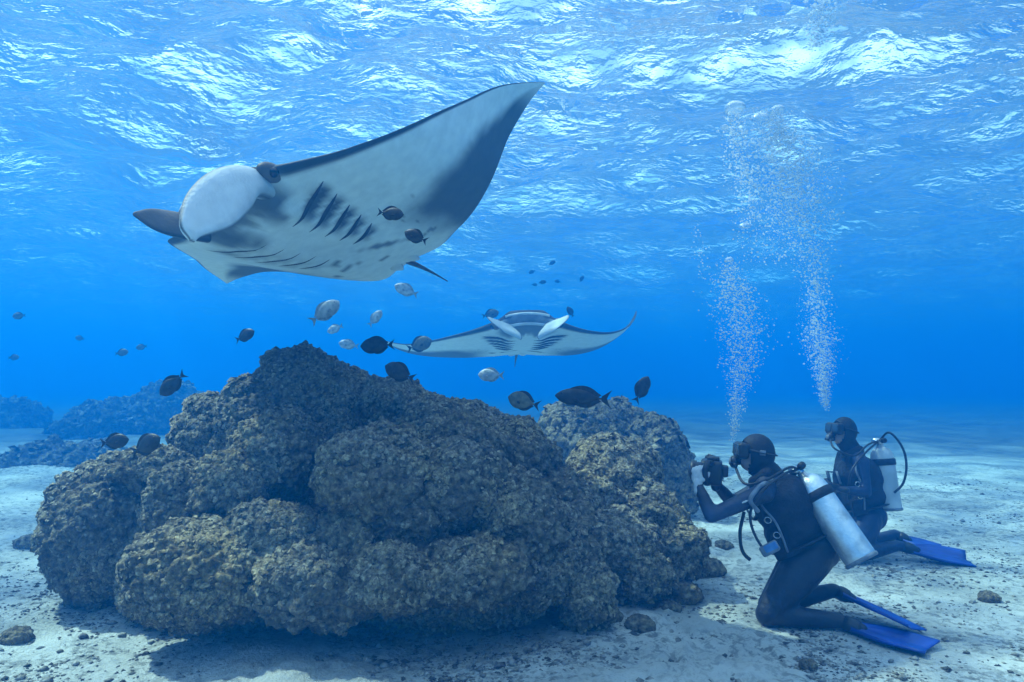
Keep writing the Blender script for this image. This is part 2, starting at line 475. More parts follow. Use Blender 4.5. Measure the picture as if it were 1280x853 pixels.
def build_mound(name, lobes, m_body, m_flake, knob=.055, n_flake=0, flake=.03, label='', cat='coral', floor=-.12, fine=True, rough=1.0, group=None, flake_up=.25):
    """a coral mound: every lobe is a part; lobes = (px, py, rx_px, ry_px, Y, depth ratio, tilt)"""
    shapes = []
    for k, L in enumerate(lobes):
        px, py, rx, ry, Y, dr, tilt = L
        c = at(px, py, Y); s = Y / F_PX
        r = np.array((rx * s, 0.5 * (rx + ry) * s * dr, ry * s))
        shapes.append((c, r, *lobe_shape(c, r, R(tilt), 40 + k * 3)))
    base = np.array((np.mean([s[0][0] for s in shapes]), np.mean([s[0][1] for s in shapes]), 0.0))
    root = empty(name, base)
    tag(root, label, cat, group)
    fp, fn, area = [], [], []
    for k, (c, r, surf, _) in enumerate(shapes):
        big = r.max()
        sub = (7 if big > .46 else 6) if fine else (6 if big > .5 else 5)
        d, f = ico(sub)
        v = surf(d)
        n = (v - c) / r ** 2; n /= np.linalg.norm(n, axis=1)[:, None]
        # creases, knobs, fine ruffles
        h = rough * (-.04 * np.abs(fbm(v * 3.2, 3, 8)) * 2 + .02)
        w1 = worley(v / knob * .42, 3); w2 = worley(v / knob, 9)
        h = h + rough * (knob * 1.25 * (.55 - w1) + knob * .85 * (.5 - w2) + knob * .55 * fbm(v / knob * 1.3, 3, 31))
        v = v + n * h[:, None]
        keep = v[:, 2] > floor - .1
        for j, (c2, r2, s2, ins) in enumerate(shapes):
            if j != k:
                near = np.where(keep)[0]
                if len(near): keep[near] &= ins(v[near]) > .80
        fk = keep[f].any(axis=1); f2 = f[fk]
        if len(f2) < 60: continue
        used = np.unique(f2); idx = np.full(len(v), -1); idx[used] = np.arange(len(used))
        me = mesh_np('coral_lobe', v[used] - base, idx[f2])
        obj('coral_lobe', me, m_body, root)
        if n_flake:
            tri = v[f2]; a = np.linalg.norm(np.cross(tri[:, 1] - tri[:, 0], tri[:, 2] - tri[:, 0]), axis=1) / 2
            cc = tri.mean(1); nn = n[f2[:, 0]]
            vis = (cc[:, 2] > floor) & ((nn @ np.array((0, -1, 0))) > -.45)
            fp.append(cc[vis]); fn.append(nn[vis]); area.append(a[vis])
    if n_flake:
        rs = np.random.RandomState(len(lobes))
        P, N, A = np.concatenate(fp), np.concatenate(fn), np.concatenate(area)
        dens = A * np.clip(.35 + 1.4 * fbm(P * 3.2, 3, 77), .04, 2) * np.clip(1.0 + .6 * N[:, 2], .3, 2)
        pick = rs.choice(len(P), n_flake, p=dens / dens.sum())
        P, N = P[pick], N[pick]
        n = len(P)
        nrm = .75 * N + flake_up * rs.normal(size=(n, 3)) + np.array((0, -.10, .30)); nrm /= np.linalg.norm(nrm, axis=1)[:, None]
        side = np.cross(nrm, rs.normal(size=(n, 3))); side /= np.linalg.norm(side, axis=1)[:, None]
        out = np.cross(side, nrm)
        s = flake * np.clip(np.exp(rs.normal(size=n) * .4), .45, 2.1)
        # each ruffle: a small domed scale of six uneven corners
        V = [P + s[:, None] * nrm * (.55 + .25 * rs.rand(n, 1))]
        for k in range(6):
            a_ = k * math.pi / 3 + .35 * rs.normal(size=(n, 1)); q = .7 + .6 * rs.rand(n, 1)
            V.append(P + s[:, None] * (q * (np.cos(a_) * side + .75 * np.sin(a_) * out) + nrm * (.12 * rs.normal(size=(n, 1)) - .05)))
        V = np.stack(V, 1).reshape(-1, 3) - base
        i = np.arange(n)[:, None] * 7
        Fq = np.concatenate([i + np.array((0, 1 + k, 1 + (k + 1) % 6)) for k in range(6)])
        tag(obj('coral_ruffle', mesh_np('coral_ruffle', V, Fq), m_flake, root), None, None, None, 'stuff')
    return root

MAIN = [ # px, py, rx, ry, Y, depth ratio, tilt
    (430, 672, 270, 125, 5.2, .58, 0), (330, 720, 160, 70, 4.6, 1, 0), (560, 720, 150, 60, 4.5, 1, 0),                                        # the core
    (376, 522, 84, 90, 5.15, 1.0, 12), (425, 524, 70, 66, 5.0, 1.0, 25),     # the peak
    (276, 562, 50, 76, 5.0, 1.0, -25), (318, 545, 48, 78, 4.85, 1.0, -15),   # left shoulder, two ribs
    (150, 664, 86, 100, 4.75, 1.0, 10), (190, 590, 48, 30, 4.55, 1.0, 0), (225, 640, 40, 62, 4.4, 1.0, -12),
    (290, 612, 50, 50, 4.2, 1.0, 0), (350, 565, 55, 60, 4.45, 1.0, -20),
    (258, 716, 112, 62, 3.85, .9, 4), (395, 728, 90, 52, 3.8, .9, 3), (345, 668, 66, 38, 4.0, 1.0, 0),
    (470, 595, 80, 64, 3.95, .95, 0), (568, 604, 72, 60, 4.1, .95, -15), (505, 650, 60, 44, 3.98, .9, 0),
    (560, 542, 80, 42, 4.7, 1.2, 12), (492, 518, 52, 46, 4.85, 1.1, 15), (640, 570, 66, 48, 4.75, 1.2, 25), (600, 534, 40, 26, 5.0, 1.2, 15),
    (645, 640, 62, 56, 4.15, .95, 20), (702, 690, 52, 62, 4.35, 1.0, 10), (690, 622, 48, 40, 4.6, 1.1, 30),
    (585, 712, 90, 46, 3.85, .9, -3), (490, 722, 60, 46, 3.72, .85, 0), (668, 668, 34, 48, 3.98, .9, 10), (732, 742, 34, 46, 4.2, 1.0, 0),
    (445, 668, 50, 40, 3.95, .9, 0), (660, 715, 56, 40, 4.05, 1.0, 0),
]
MAIN = [L if k < 3 else (L[0], L[1], L[2] * .93, L[3] * .93, L[4] - .03 * (k % 3), L[5], L[6]) for k, L in enumerate(MAIN)]
build_mound('coral_mound', MAIN, M_CORAL, M_FLAKE, knob=.05, n_flake=86000, flake=.015,
            label='huge brown lumpy coral mound on the sand beneath the large manta ray')
FLANK = [(765, 612, 58, 62, 5.5, 1.1, 10), (800, 660, 62, 50, 5.15, 1.1, 15), (765, 690, 60, 48, 4.75, 1.0, 10), (845, 690, 38, 36, 4.95, 1.0, 20),
         (722, 640, 50, 50, 5.0, 1.0, 20), (800, 720, 36, 26, 4.6, 1.0, 0)]
build_mound('coral_slope', FLANK, M_CORAL, M_FLAKE, knob=.06, n_flake=14000, flake=.024, flake_up=.5,
            label='low slope of knobbly ruffled coral tailing off the big mound towards the divers')
BACK = [(742, 562, 70, 60, 8.2, 1.0, 0), (800, 584, 55, 60, 8.0, 1.0, 20), (835, 612, 32, 40, 7.8, 1.0, 10), (760, 610, 90, 60, 8.2, 1.0, 0), (720, 532, 40, 26, 8.1, 1.0, 0), (775, 540, 36, 34, 8.1, 1.0, 0)]
build_mound('coral_mound', BACK, M_BUSH, M_BUSH, knob=.09, n_flake=11000, flake=.04, flake_up=.5,
            label='pale bushy coral mound standing behind the huge mound, beyond the photographing diver')
FARL = [[(10, 560, 48, 60, 22, 1.0, 0), (-50, 550, 60, 70, 22, 1, 0)], [(150, 548, 72, 48, 19, 1.0, -10), (215, 535, 50, 55, 19.5, 1, 0), (105, 552, 40, 34, 18.5, 1, 0)],
        [(95, 580, 60, 22, 12, 1.0, 0), (40, 590, 60, 20, 11.5, 1.0, 0)]]
FLAB = ['hazy blue coral mound far off, cut by the dark water', 'hazy blue coral ridge far behind the huge mound', 'low hazy coral bank on the sand before the far ridge']
for L, l in zip(FARL, FLAB):
    build_mound('coral_mound', L, M_FAR, M_FAR, knob=.15, n_flake=4500, flake=.05, label=l, fine=False, floor=-.3, rough=1.3, flake_up=.6)

# ------------------------------------------------------------------ loose rubble and single rocks
def build_rubble():
    rs = np.random.RandomState(12); n = 64000
    r = 3.1 + 9.5 * rs.rand(n) ** 2.0; a = R(47) * (2 * rs.rand(n) - 1); x = r * np.sin(a); y = r * np.cos(a)
    p = np.stack((x, y, 0 * x), 1)
    keep = rs.rand(n) < .15 + 1.1 * sstep(-.15, .30, fbm(p * 1.3, 4, 21) + .25 * sstep(-1.3, -2.2, x) * sstep(5.0, 4.2, y) + .2 * np.exp(-((x - 1.2) / .9) ** 2 - ((y - 4.1) / .7) ** 2))
    x, y = x[keep], y[keep]; n = len(x)
    z = ground_h(x, y)
    bv = np.array(((1, 0, 0), (-1, 0, 0), (0, 1, 0), (0, -1, 0), (0, 0, 1), (0, 0, -1.0))); bf = np.array([(a, b, c) if (a + (b - 2) + (c - 4)) % 2 == 0 else (b, a, c) for a in (0, 1) for b in (2, 3) for c in (4, 5)])
    s = .0062 * np.exp(rs.normal(size=n) * .55); s = np.clip(s, .0028, .03)
    sc = s[:, None, None] * np.array((1.3, 1.0, .6)) * rs.uniform(.6, 1.4, (n, len(bv), 1))
    th = rs.rand(n) * 6.28; c, q = np.cos(th), np.sin(th)
    Q = bv[None] * sc
    V = np.stack((Q[..., 0] * c[:, None] - Q[..., 1] * q[:, None] + x[:, None], Q[..., 0] * q[:, None] + Q[..., 1] * c[:, None] + y[:, None], Q[..., 2] + (z + s * .25)[:, None]), -1)
    F = (bf[None] + (np.arange(n) * len(bv))[:, None, None]).reshape(-1, 3)
    m = noisy_mat('rubble_stone', (.07, .068, .058), (.46, .43, .37), 14, .95, .4, 60, .1, lo=.38, hi=.68)
    tag(obj('coral_rubble', mesh_np('coral_rubble', V.reshape(-1, 3), F, smooth=False), m), 'small broken coral bits strewn over the sand', None, None, 'stuff')
build_rubble()
ROCKS = [(35, 670, 13, 'dark weedy rock alone on the sand left of the huge mound'), (852, 738, 20, 'coral rock at the foot of the low coral slope, tallest of the scatter'), (800, 778, 15, 'grey rock on shaded sand before the low coral slope'),
         (884, 706, 17, 'coral rock ending the low coral slope beside the photographing diver'), (838, 757, 11, 'small rock between the coral slope and the kneeling photographer'), (757, 768, 16, 'rock tucked under the right overhang of the huge mound'),
         (905, 682, 9, 'small pale rock on the sand behind the coral slope end'), (20, 790, 16, 'low rock on bright sand at the outer left of the huge mound'), (1236, 742, 10, 'small rock on open sand beyond the blue fins'), (1010, 826, 9, 'small flat rock on sand in front of the kneeling photographer')]
for k, (px, py, r, lab) in enumerate(ROCKS):
    Y = F_PX * 1.5 / (py + r * .6 - 480); c = at(px, py, Y); rr = r * Y / F_PX
    d, f = ico(5); v = d * (1 + .22 * fbm(d * 1.6 + k * 3, 3, k))[:, None] * np.array((1.25, 1.1, .8)) * rr
    v = v + d * (rr * .10 * (.5 - worley(v / rr * 3.2 + k, 5)) + rr * .10 * fbm(v / rr * 5, 3, 3))[:, None]
    o = obj('coral_rock', mesh_np('coral_rock', v, f), M_CORAL); o.location = (c[0], c[1], float(ground_h(np.array([c[0]]), np.array([c[1]]))[0]) + rr * .35)
    tag(o, lab, 'rock', 'loose coral rocks on the sand')
# ------------------------------------------------------------------ manta rays
def curve(xs, ys):
    """smooth interpolation through control values (monotone-ish cubic)"""
    xs, ys = np.asarray(xs, float), np.asarray(ys, float)
    m = np.gradient(ys, xs)
    def f(x):
        x = np.clip(x, xs[0], xs[-1]); k = np.clip(np.searchsorted(xs, x, side='right') - 1, 0, len(xs) - 2)
        h = xs[k + 1] - xs[k]; t = (x - xs[k]) / h
        return ((2 * t ** 3 - 3 * t ** 2 + 1) * ys[k] + (t ** 3 - 2 * t ** 2 + t) * h * m[k] + (-2 * t ** 3 + 3 * t ** 2) * ys[k + 1] + (t ** 3 - t ** 2) * h * m[k + 1])
    return f
M_LE = curve((0, .10, .15, .20, .30, .45, .60, .75, .88, 1.0), (.56, .56, .545, .50, .44, .34, .175, -.035, -.215, -.44))
M_TE = curve((0, .06, .15, .30, .50, .70, .85, .95, 1.0), (-.53, -.535, -.56, -.49, -.395, -.39, -.43, -.445, -.455))
M_TH = curve((0, .08, .15, .25, .40, .60, .80, 1.0), (.072, .072, .067, .050, .030, .017, .009, .003))

def wing_frame(s, ang):
    """lateral and vertical offset along a wing whose upward slope follows the control angles (degrees)"""
    g = np.linspace(0, 1, 201)
    th = np.radians(curve(np.linspace(0, 1, len(ang)), ang)(g)) * sstep(.05, .25, g)
    X = np.concatenate(((0,), np.cumsum(np.cos(.5 * (th[1:] + th[:-1])) / 200)))
    Z = np.concatenate(((0,), np.cumsum(np.sin(.5 * (th[1:] + th[:-1])) / 200)))
    return np.interp(s, g, X), np.interp(s, g, Z), np.interp(s, g, th)

def manta_point(s, c, side, z, angR, angL, S, sweep=0.0):
    """body point: s along the wing 0..1, c chord 0 (leading) .. 1 (trailing), side +1 right / -1 left, z thickness offset (units of S)"""
    X, Z, th = wing_frame(s, angR if side > 0 else angL)
    le, te = M_LE(s), M_TE(s)
    y = le + (te - le) * c - sweep * s ** 2
    z = z + 0.02 * (1 - c) * np.exp(-(s / .2) ** 2)
    return np.stack((side * (X - z * np.sin(th)) * S, y * S, (Z + z * np.cos(th)) * S), -1)

def manta_mesh(S, angR, angL, style):
    na, nb = 181, 56
    us = np.linspace(-1, 1, na); us = np.sign(us) * np.abs(us) ** 1.25 * .9995
    cb = .5 - .5 * np.cos(np.linspace(0, np.pi, nb))
    loop_c = np.concatenate((cb[::-1], cb[1:-1])); top = np.concatenate((np.zeros(nb), np.ones(nb - 2)))   # belly from tail to mouth, then the back
    V, C = [], []
    for u in us:
        s = abs(u); side = 1 if u >= 0 else -1
        blunt = .5 - .24 * (1 - float(sstep(.09, .17, s)))
        prof = (loop_c + 1e-6) ** blunt * np.maximum(1 - loop_c, 0) ** .85
        prof = prof / .53
        t = M_TH(s) * prof * np.where(top > 0, 1.05, -.95)
        p = manta_point(np.full(len(loop_c), s), loop_c, side, t, angR, angL, S)
        V.append(p)
        le, te = M_LE(s), M_TE(s); y = le + (te - le) * loop_c
        x = np.full(len(y), u)
        C.append(manta_pigment(x, y, loop_c, top, style))
    V = np.concatenate(V); C = np.concatenate(C)
    F = []
    n = len(loop_c)
    a = np.arange(na - 1)[:, None]; b = np.arange(n)[None, :]; b2 = (b + 1) % n
    F = np.stack((a * n + b, a * n + b2, (a + 1) * n + b2, (a + 1) * n + b), -1).reshape(-1, 4)
    return mesh_np('manta_body', V, F[:, ::-1], colors=C)

def manta_pigment(x, y, c, top, style):
    """colour of the skin at lateral x (-1..1, + = right) and forward y; belly pale with its dark marks, back dark"""
    s = np.abs(x)
    P = np.stack((x * 6, y * 6, np.zeros_like(x) + style), -1)
    nz = fbm(P, 5, 3, .6)
    belly = np.array((.90, .92, .85)) * (1 + .07 * nz[:, None])
    dark = np.zeros_like(x)
    # smoky band along the trailing part of the wings
    dark = np.maximum(dark, .92 * sstep(.16, .36, s + .06 * nz) * sstep(1.02, .84, s) * sstep(.42, .66, c + .10 * nz))
    dark = np.maximum(dark, .40 * sstep(.2, .45, s) * sstep(.90, .99, c))
    # smudges round the mouth and cheeks
    dark = np.maximum(dark, .88 * sstep(.27, .38, y + .16 * nz) * sstep(.56, .50, y) * sstep(.02, .09, s + .04 * nz) * sstep(.20, .13, s))
    streak = fbm(np.stack((x * 34, y * 5, np.zeros_like(x) + style), -1), 3, 19)
    dark = np.maximum(dark, .80 * sstep(.36, .46, y + .10 * streak + .04 * nz) * sstep(.16, .11, s))
    dark = np.maximum(dark, .70 * np.exp(-((s - .205) / .03) ** 2 - ((y - .30) / .05) ** 2))
    # gills: a dark fan beside each slit
    for k in range(5):
        yc = .31 - .082 * k; x0 = .265 - .020 * k
        line = y - yc - .30 * (s - .13) 
        dark = np.maximum(dark, .95 * sstep(.036, .012, np.abs(line + .028) + .012 * nz) * sstep(.06, .13, s + .02 * nz) * sstep(x0 + .01, x0 - .04, s + .02 * nz) * np.where((x > 0) & (style == 0), .35, 1.0))
    # blotches on the belly
    warp = .05 * fbm(P * 1.6 + 9, 3, 23)
    for bx, by, ln, wd_, an in ((-.10, -.20, .085, .026, .9), (-.17, -.30, .05, .02, .7), (.06, -.12, .045, .012, -.6), (.09, -.22, .05, .016, -.5), (-.02, -.33, .035, .012, .3), (-.24, -.33, .05, .018, .5), (.18, -.25, .04, .015, -.7)):
        xr = (x - bx + warp) * math.cos(an) + (y - by + warp) * math.sin(an); yr = -(x - bx + warp) * math.sin(an) + (y - by + warp) * math.cos(an)
        dark = np.maximum(dark, .80 * sstep(1.25, .55, np.hypot(xr / ln, yr / wd_) + .35 * nz))
    sp = worley(np.stack((x * 24, y * 40, 0 * x), -1), 5)
    dark = np.maximum(dark, .8 * sstep(.22, .12, sp) * sstep(.18, .26, s) * sstep(.62, .42, s) * sstep(.40, .55, c))
    edge = np.maximum(sstep(.050, .022, c), sstep(.985, .998, c) * .7)
    edge = edge * sstep(.14, .22, s)
    dark = np.maximum(dark, edge)
    cb = belly * (1 - dark[:, None]) + np.array((.055, .065, .075)) * dark[:, None]
    # back: charcoal with two pale shoulder bars
    bar = .8 * sstep(.05, .0, np.abs(y - .34 + .35 * (s - .2)) - .03 + .02 * nz) * sstep(.06, .10, s) * sstep(.46, .36, s)
    back = np.array((.045, .048, .050)) * (1 + .3 * nz[:, None])
    back = back * (1 - bar[:, None]) + np.array((.45, .46, .44)) * bar[:, None]
    return np.where(top[:, None] > 0, back, cb)

def paddle(base, pts_w, S, thick, colA, colB):
    """cephalic fin: list of (centre xyz, half-width vector xyz) from root to tip, units of S"""
    pc = np.array([p for p, w in pts_w], float); pw = np.array([w for p, w in pts_w], float)
    t0 = np.linspace(0, 1, len(pc)); t = np.linspace(0, 1, 28)
    Ci = np.stack([curve(t0, pc[:, k])(t) for k in range(3)], -1); Wi = np.stack([curve(t0, pw[:, k])(t) for k in range(3)], -1)
    T = np.gradient(Ci, axis=0); N = np.cross(T, Wi); N /= np.linalg.norm(N, axis=1)[:, None] + 1e-9
    m = 13; V = []; C = []
    a = np.linspace(0, 2 * np.pi, 2 * m, endpoint=False)
    for k in range(len(t)):
        th = thick * (1 - .8 * t[k])
        cup = -.12 * np.linalg.norm(Wi[k]) * (np.cos(a) ** 2)
        V.append(Ci[k] + np.cos(a)[:, None] * Wi[k] + (np.sin(a) * th + cup)[:, None] * N[k])
        edge = sstep(.93, .995, np.abs(np.cos(a)))[:, None] * .9
        cc = np.where(np.sin(a)[:, None] > 0, np.array(colA), np.array(colB))
        mott = fbm(np.stack((np.cos(a) * 2.2 + t[k], np.full(2 * m, t[k] * 3), np.sin(a) * .3), -1) * 1.5, 4, 12)[:, None]
        cc = cc * (1 + .16 * mott) * (1 - .12 * float(sstep(.30, .05, t[k])))  # skin mottling; the darker root is painted shading
        inner = .30 * sstep(.1, 1.0, -np.cos(a))[:, None] * float(sstep(.75, .2, t[k]))       # shading painted in: lower margin greyed towards the root
        cc = cc * (1 - inner) + np.array((.16, .18, .20)) * inner
        C.append(cc * (1 - edge) + np.array((.05, .055, .06)) * edge)
    n = 2 * m
    V = np.concatenate(V); C = np.concatenate(C)
    V = np.concatenate((V, Ci[:1], Ci[-1:] + .003)); C = np.concatenate((C, C[:1], C[n * 27:n * 27 + 1]))
    F = []
    for k in range(27):
        for j in range(n): F.append((k * n + j, k * n + (j + 1) % n, (k + 1) * n + (j + 1) % n, (k + 1) * n + j))
    for j in range(n):
        F.append((28 * n, (j + 1) % n, j)); F.append((28 * n + 1, 27 * n + j, 27 * n + (j + 1) % n))
    me = mesh_np('cephalic_fin', V * S, F, colors=C)
    return me

M_SKIN = noisy_mat('manta_skin', (.88, .89, .90), (1, 1, 1), 14, .6, .25, 70, .2, attr=True, detail=9)
M_EYE = noisy_mat('manta_eye', (.004, .004, .005), (.012, .012, .012), 10, .15, 0, spec=.6)
M_EYELID = noisy_mat('manta_eye_patch', (.10, .085, .07), (.20, .17, .14), 10, .5, .1, 60, spec=.3)
M_MOUTH = noisy_mat('manta_mouth_lining', (.16, .18, .19), (.30, .32, .33), 6, .7, 0)
M_SLIT = noisy_mat('gill_slit_skin', (.02, .022, .025), (.05, .055, .06), 20, .6, 0)

def belly_z(s, y):
    le, te = float(M_LE(s)), float(M_TE(s)); c = min(max((le - y) / (le - te), 0), 1)
    blunt = .5 - .24 * (1 - float(sstep(.09, .17, s)))
    return c, -float(M_TH(s)) * .95 * ((c + 1e-6) ** blunt * (1 - c) ** .85) / .53

def build_manta(loc, rot, S, angR, angL, fins, label, style=0):
    root = empty('manta_ray', loc); root.rotation_mode = 'QUATERNION'; root.rotation_quaternion = rot
    tag(root, label, 'manta ray')
    body = obj('body', manta_mesh(S, angR, angL, style), M_SKIN, root)
    for f, ca, cb, th in fins: obj('cephalic_fin', paddle(None, f, S, th, ca, cb), M_SKIN, root)
    # mouth: a wide flattened opening between the fins, with a paler lip
    mb = MB(); a = np.linspace(-1, 1, 15)
    lip = [(.125 * S * q, (.558 - .02 * q * q) * S, (.022 - .012 * q * q) * S) for q in a]
    mb.tube(lip, [.030 * S * (1 - .55 * abs(q) ** 3) for q in a], 12, flat=.62, up=(0, 1, 0)); mouth = mb.build('mouth', M_MOUTH, root)
    mb = MB(); mb.tube([(x, y + .010 * S, z + .024 * S) for x, y, z in lip], .0085 * S, 8); mb.tube([(x, y + .006 * S, z - .034 * S) for x, y, z in lip], .0085 * S, 8)
    obj('lip', mb.mesh('lip'), None, mouth).data.materials.append(M_LIP)
    for sd in (1, -1):
        p = manta_point(np.array(.178), np.array(.035), sd, np.array(0.0), angR, angL, S)
        e = MB(); e.ell(p + np.array((0, 0, 0)), (.030 * S, .050 * S, .030 * S)); eye = e.build('eye_socket', M_EYELID, root)
        e = MB(); e.ell(p + np.array((sd * .018, .010, -.014)) * S, (.016 * S, .018 * S, .016 * S)); e.build('eye', M_EYE, eye)
        for k in range(5):
            yc = .31 - .082 * k; pts = []
            for q in np.linspace(0, 1, 9):
                s = .055 + (.205 - .020 * k) * q; y = yc + .30 * (s - .13) - .010 * math.sin(q * math.pi)
                c, z = belly_z(s, y)
                pts.append(manta_point(np.array(s), np.array(c), sd, np.array(z + .001), angR, angL, S))
            g = MB(); g.tube(pts, [S * (.0090 if sd < 0 or style else .0045) * math.sin(math.pi * (.06 + .88 * q)) for q in np.linspace(0, 1, 9)], 6, up=(0, 1, 0)); g.build('gill_slit', M_SLIT, body)
    # tail, dorsal fin, pelvic fins
    mb = MB(); pts = [(0.0, (-.44 - .42 * q) * S, (.012 - .05 * q * q) * S) for q in np.linspace(0, 1, 14)]
    mb.tube(pts, [S * (.016 * (1 - q) ** 1.3 + .0025) for q in np.linspace(0, 1, 14)], 8); mb.build('tail', M_BACK, root)
    mb = MB(); mb.tube([((-.002) * S, (-.36 - .12 * q) * S, (.03 + .05 * q) * S) for q in np.linspace(0, 1, 6)], [S * .045 * math.sin(math.pi * (.25 + .7 * q)) for q in np.linspace(0, 1, 6)], 8, flat=.16, up=(1, 0, 0)); mb.build('dorsal_fin', M_BACK, root)
    for sd in (1, -1):
        mb = MB(); mb.tube([(sd * (.035 + .012 * q) * S, (-.44 - .11 * q) * S, -.006 * S) for q in np.linspace(0, 1, 6)], [S * .032 * math.sin(math.pi * (.3 + .65 * q)) for q in np.linspace(0, 1, 6)], 8, flat=.25); mb.build('pelvic_fin', M_LIP, root)
    return root
M_LIP = noisy_mat('manta_pale_lip', (.60, .62, .60), (.78, .80, .76), 8, .55, 0)
M_BACK = noisy_mat('manta_back_skin', (.035, .038, .040), (.07, .072, .075), 12, .55, 0)

PALE, BROWN = (.80, .82, .77), (.15, .13, .115)
NEAR_FINS = [
    ([((-.100, .40, .006), (0, .0, .030)), ((-.140, .54, -.022), (0, .012, .046)), ((-.152, .655, -.098), (0, .044, .052)), ((-.150, .76, -.190), (0, .054, .038)), ((-.148, .835, -.262), (0, .028, .014)), ((-.146, .838, -.292), (0, .006, .003))], PALE, PALE, .042),
    ([((.130, .48, -.01), (.01, 0, .052)), ((.138, .59, -.015), (.01, 0, .052)), ((.130, .665, -.022), (0, 0, .036)), ((.118, .728, -.028), (0, 0, .008))], BROWN, BROWN, .026)]
build_manta((-1.190, 4.4186, 2.455), Quaternion((0.2537, -0.2719, 0.0625, 1.2226)).normalized(), 1.77, (7.2, 32.0, 29.0, 12.0), (8.2, -2.0, 46, 21), NEAR_FINS,
            'large white-bellied manta ray gliding over the huge coral mound, near wing raised')
FAR_FINS = [([((sd * .135, .46, .005), (.035, 0, .010)), ((sd * .165, .57, -.005), (.066, 0, .026 * sd)), ((sd * .140, .63, -.050), (.082, 0, .036 * sd)), ((sd * .105, .645, -.085), (.062, 0, .030 * sd)), ((sd * .075, .64, -.105), (.016, 0, .010 * sd))], (.60, .63, .60), (.60, .63, .60), .014) for sd in (1, -1)]
def look_rot(fwd, up):
    f = Vector(fwd).normalized(); r = f.cross(Vector(up)).normalized(); u = r.cross(f)
    return Matrix((r, f, u)).transposed().to_quaternion()
build_manta(at(652, 426, 11.0), look_rot((.05, -1, .13), (-.03, .1, 1)), 2.50, (-8, -6, 10, 40), (-8, -5, 32, 62), FAR_FINS,
            'smaller looking manta ray swimming head-on towards the reef, wing tips curled up', 1)
# ------------------------------------------------------------------ fish
def fish_proto(kind):
    """meshes of one fish of length 1, head towards +x: list of (name, mesh, material, child-of-body)"""
    depth, thick, mat, fmat = {'dark': (.46, .15, M_FDARK, M_FFIN), 'long': (.30, .13, M_FDARK, M_FFIN), 'pale': (.44, .15, M_FPALE, M_FPFIN), 'olive': (.50, .16, M_FOLIVE, M_FFIN)}[kind]
    xs = np.linspace(-.34, .5, 22); q = (xs + .34) / .84
    up = curve((0, .1, .3, .55, .78, .92, 1), (.09, .17, .72, 1.0, .84, .46, .07)); lo = curve((0, .1, .3, .55, .78, .92, 1), (.09, .17, .70, 1.0, .88, .50, .07))
    wd = curve((0, .15, .5, .8, 1), (.10, .35, .95, 1.0, .22))
    seg = 16; a = np.linspace(0, 2 * np.pi, seg, endpoint=False)
    V = np.concatenate([np.stack((np.full(seg, x), .5 * thick * wd(k) * np.cos(a), .5 * depth * np.where(np.sin(a) > 0, up(k), lo(k)) * np.sin(a)), 1) for x, k in zip(xs, q)])
    F = [(k * seg + j, k * seg + (j + 1) % seg, (k + 1) * seg + (j + 1) % seg, (k + 1) * seg + j) for k in range(21) for j in range(seg)]
    F += [tuple(range(seg - 1, -1, -1)), tuple(21 * seg + j for j in range(seg))]
    parts = [('body', mesh_np('fish_body', V, F), mat, False)]
    def fin(name, pts_lo, pts_hi, t=.012):
        """a thin solid fin between two rows of points in the x-z plane"""
        L, H = np.array(pts_lo), np.array(pts_hi); n = len(L)
        v = [(x, sg * t * w, z) for sg in (1, -1) for row, w in ((L, 1.0), (H, .35)) for x, z in row]
        f = []
        for k in range(n - 1):
            f += [(k, k + 1, n + k + 1, n + k), (2 * n + k + 1, 2 * n + k, 3 * n + k, 3 * n + k + 1), (n + k, n + k + 1, 3 * n + k + 1, 3 * n + k), (k + 1, k, 2 * n + k, 2 * n + k + 1)]
        f += [(0, n, 3 * n, 2 * n), (n - 1, 2 * n - 1 + 2 * n, 2 * n - 1, n - 1)][:1] + [(n - 1, 3 * n - 1, 4 * n - 1, 2 * n - 1)]
        parts.append((name, mesh_np(name, v, f, smooth=False), fmat, True))
    zt = lambda x: .5 * depth * up((x + .34) / .84) * .95
    zb = lambda x: -.5 * depth * lo((x + .34) / .84) * .95
    fx = np.linspace(-.27, .26, 9)
    fin('dorsal_fin', [(x, zt(x)) for x in fx], [(x - .05, zt(x) + .075 * math.sin(math.pi * (.16 + .72 * k / 8))) for k, x in enumerate(fx)])
    fx2 = np.linspace(-.27, .12, 8)
    fin('anal_fin', [(x, zb(x)) for x in fx2], [(x - .05, zb(x) - .065 * math.sin(math.pi * (.16 + .72 * k / 7))) for k, x in enumerate(fx2)])
    zz = np.linspace(-1, 1, 9)
    fin('tail_fin', [(-.325, .038 * z) for z in zz], [(-.42 - .085 * abs(z) ** 1.3, .165 * z) for z in zz])
    for sd in (1, -1):
        mb = MB(); mb.tube([(.20 - .13 * t, sd * (.5 * thick * .93 + .035 * t), -.03 - .05 * t) for t in np.linspace(0, 1, 5)], [.012, .03, .038, .034, .012], 8, flat=.18, up=(0, 1, 0))
        parts.append(('pectoral_fin', mb.mesh('pectoral_fin'), fmat, False))
        mb = MB(); mb.ell((.375, sd * thick * .33, .055), (.022, .014, .022), seg=10, rings=6)
        parts.append(('eye', mb.mesh('fish_eye'), M_FEYE, False))
    return parts
M_FDARK = noisy_mat('dark_fish_scales', (.012, .013, .015), (.035, .036, .038), 7, .45, .15, 50, .4)
M_FFIN = noisy_mat('dark_fish_fin', (.010, .011, .014), (.03, .032, .036), 14, .55, 0)
M_FPALE = noisy_mat('pale_fish_scales', (.30, .33, .33), (.62, .64, .60), 6, .35, .1, 60, .5)
M_FPFIN = noisy_mat('pale_fish_fin', (.20, .23, .24), (.40, .43, .42), 10, .5, 0)
M_FOLIVE = noisy_mat('olive_fish_scales', (.07, .075, .055), (.16, .16, .11), 7, .45, .15, 50, .4)
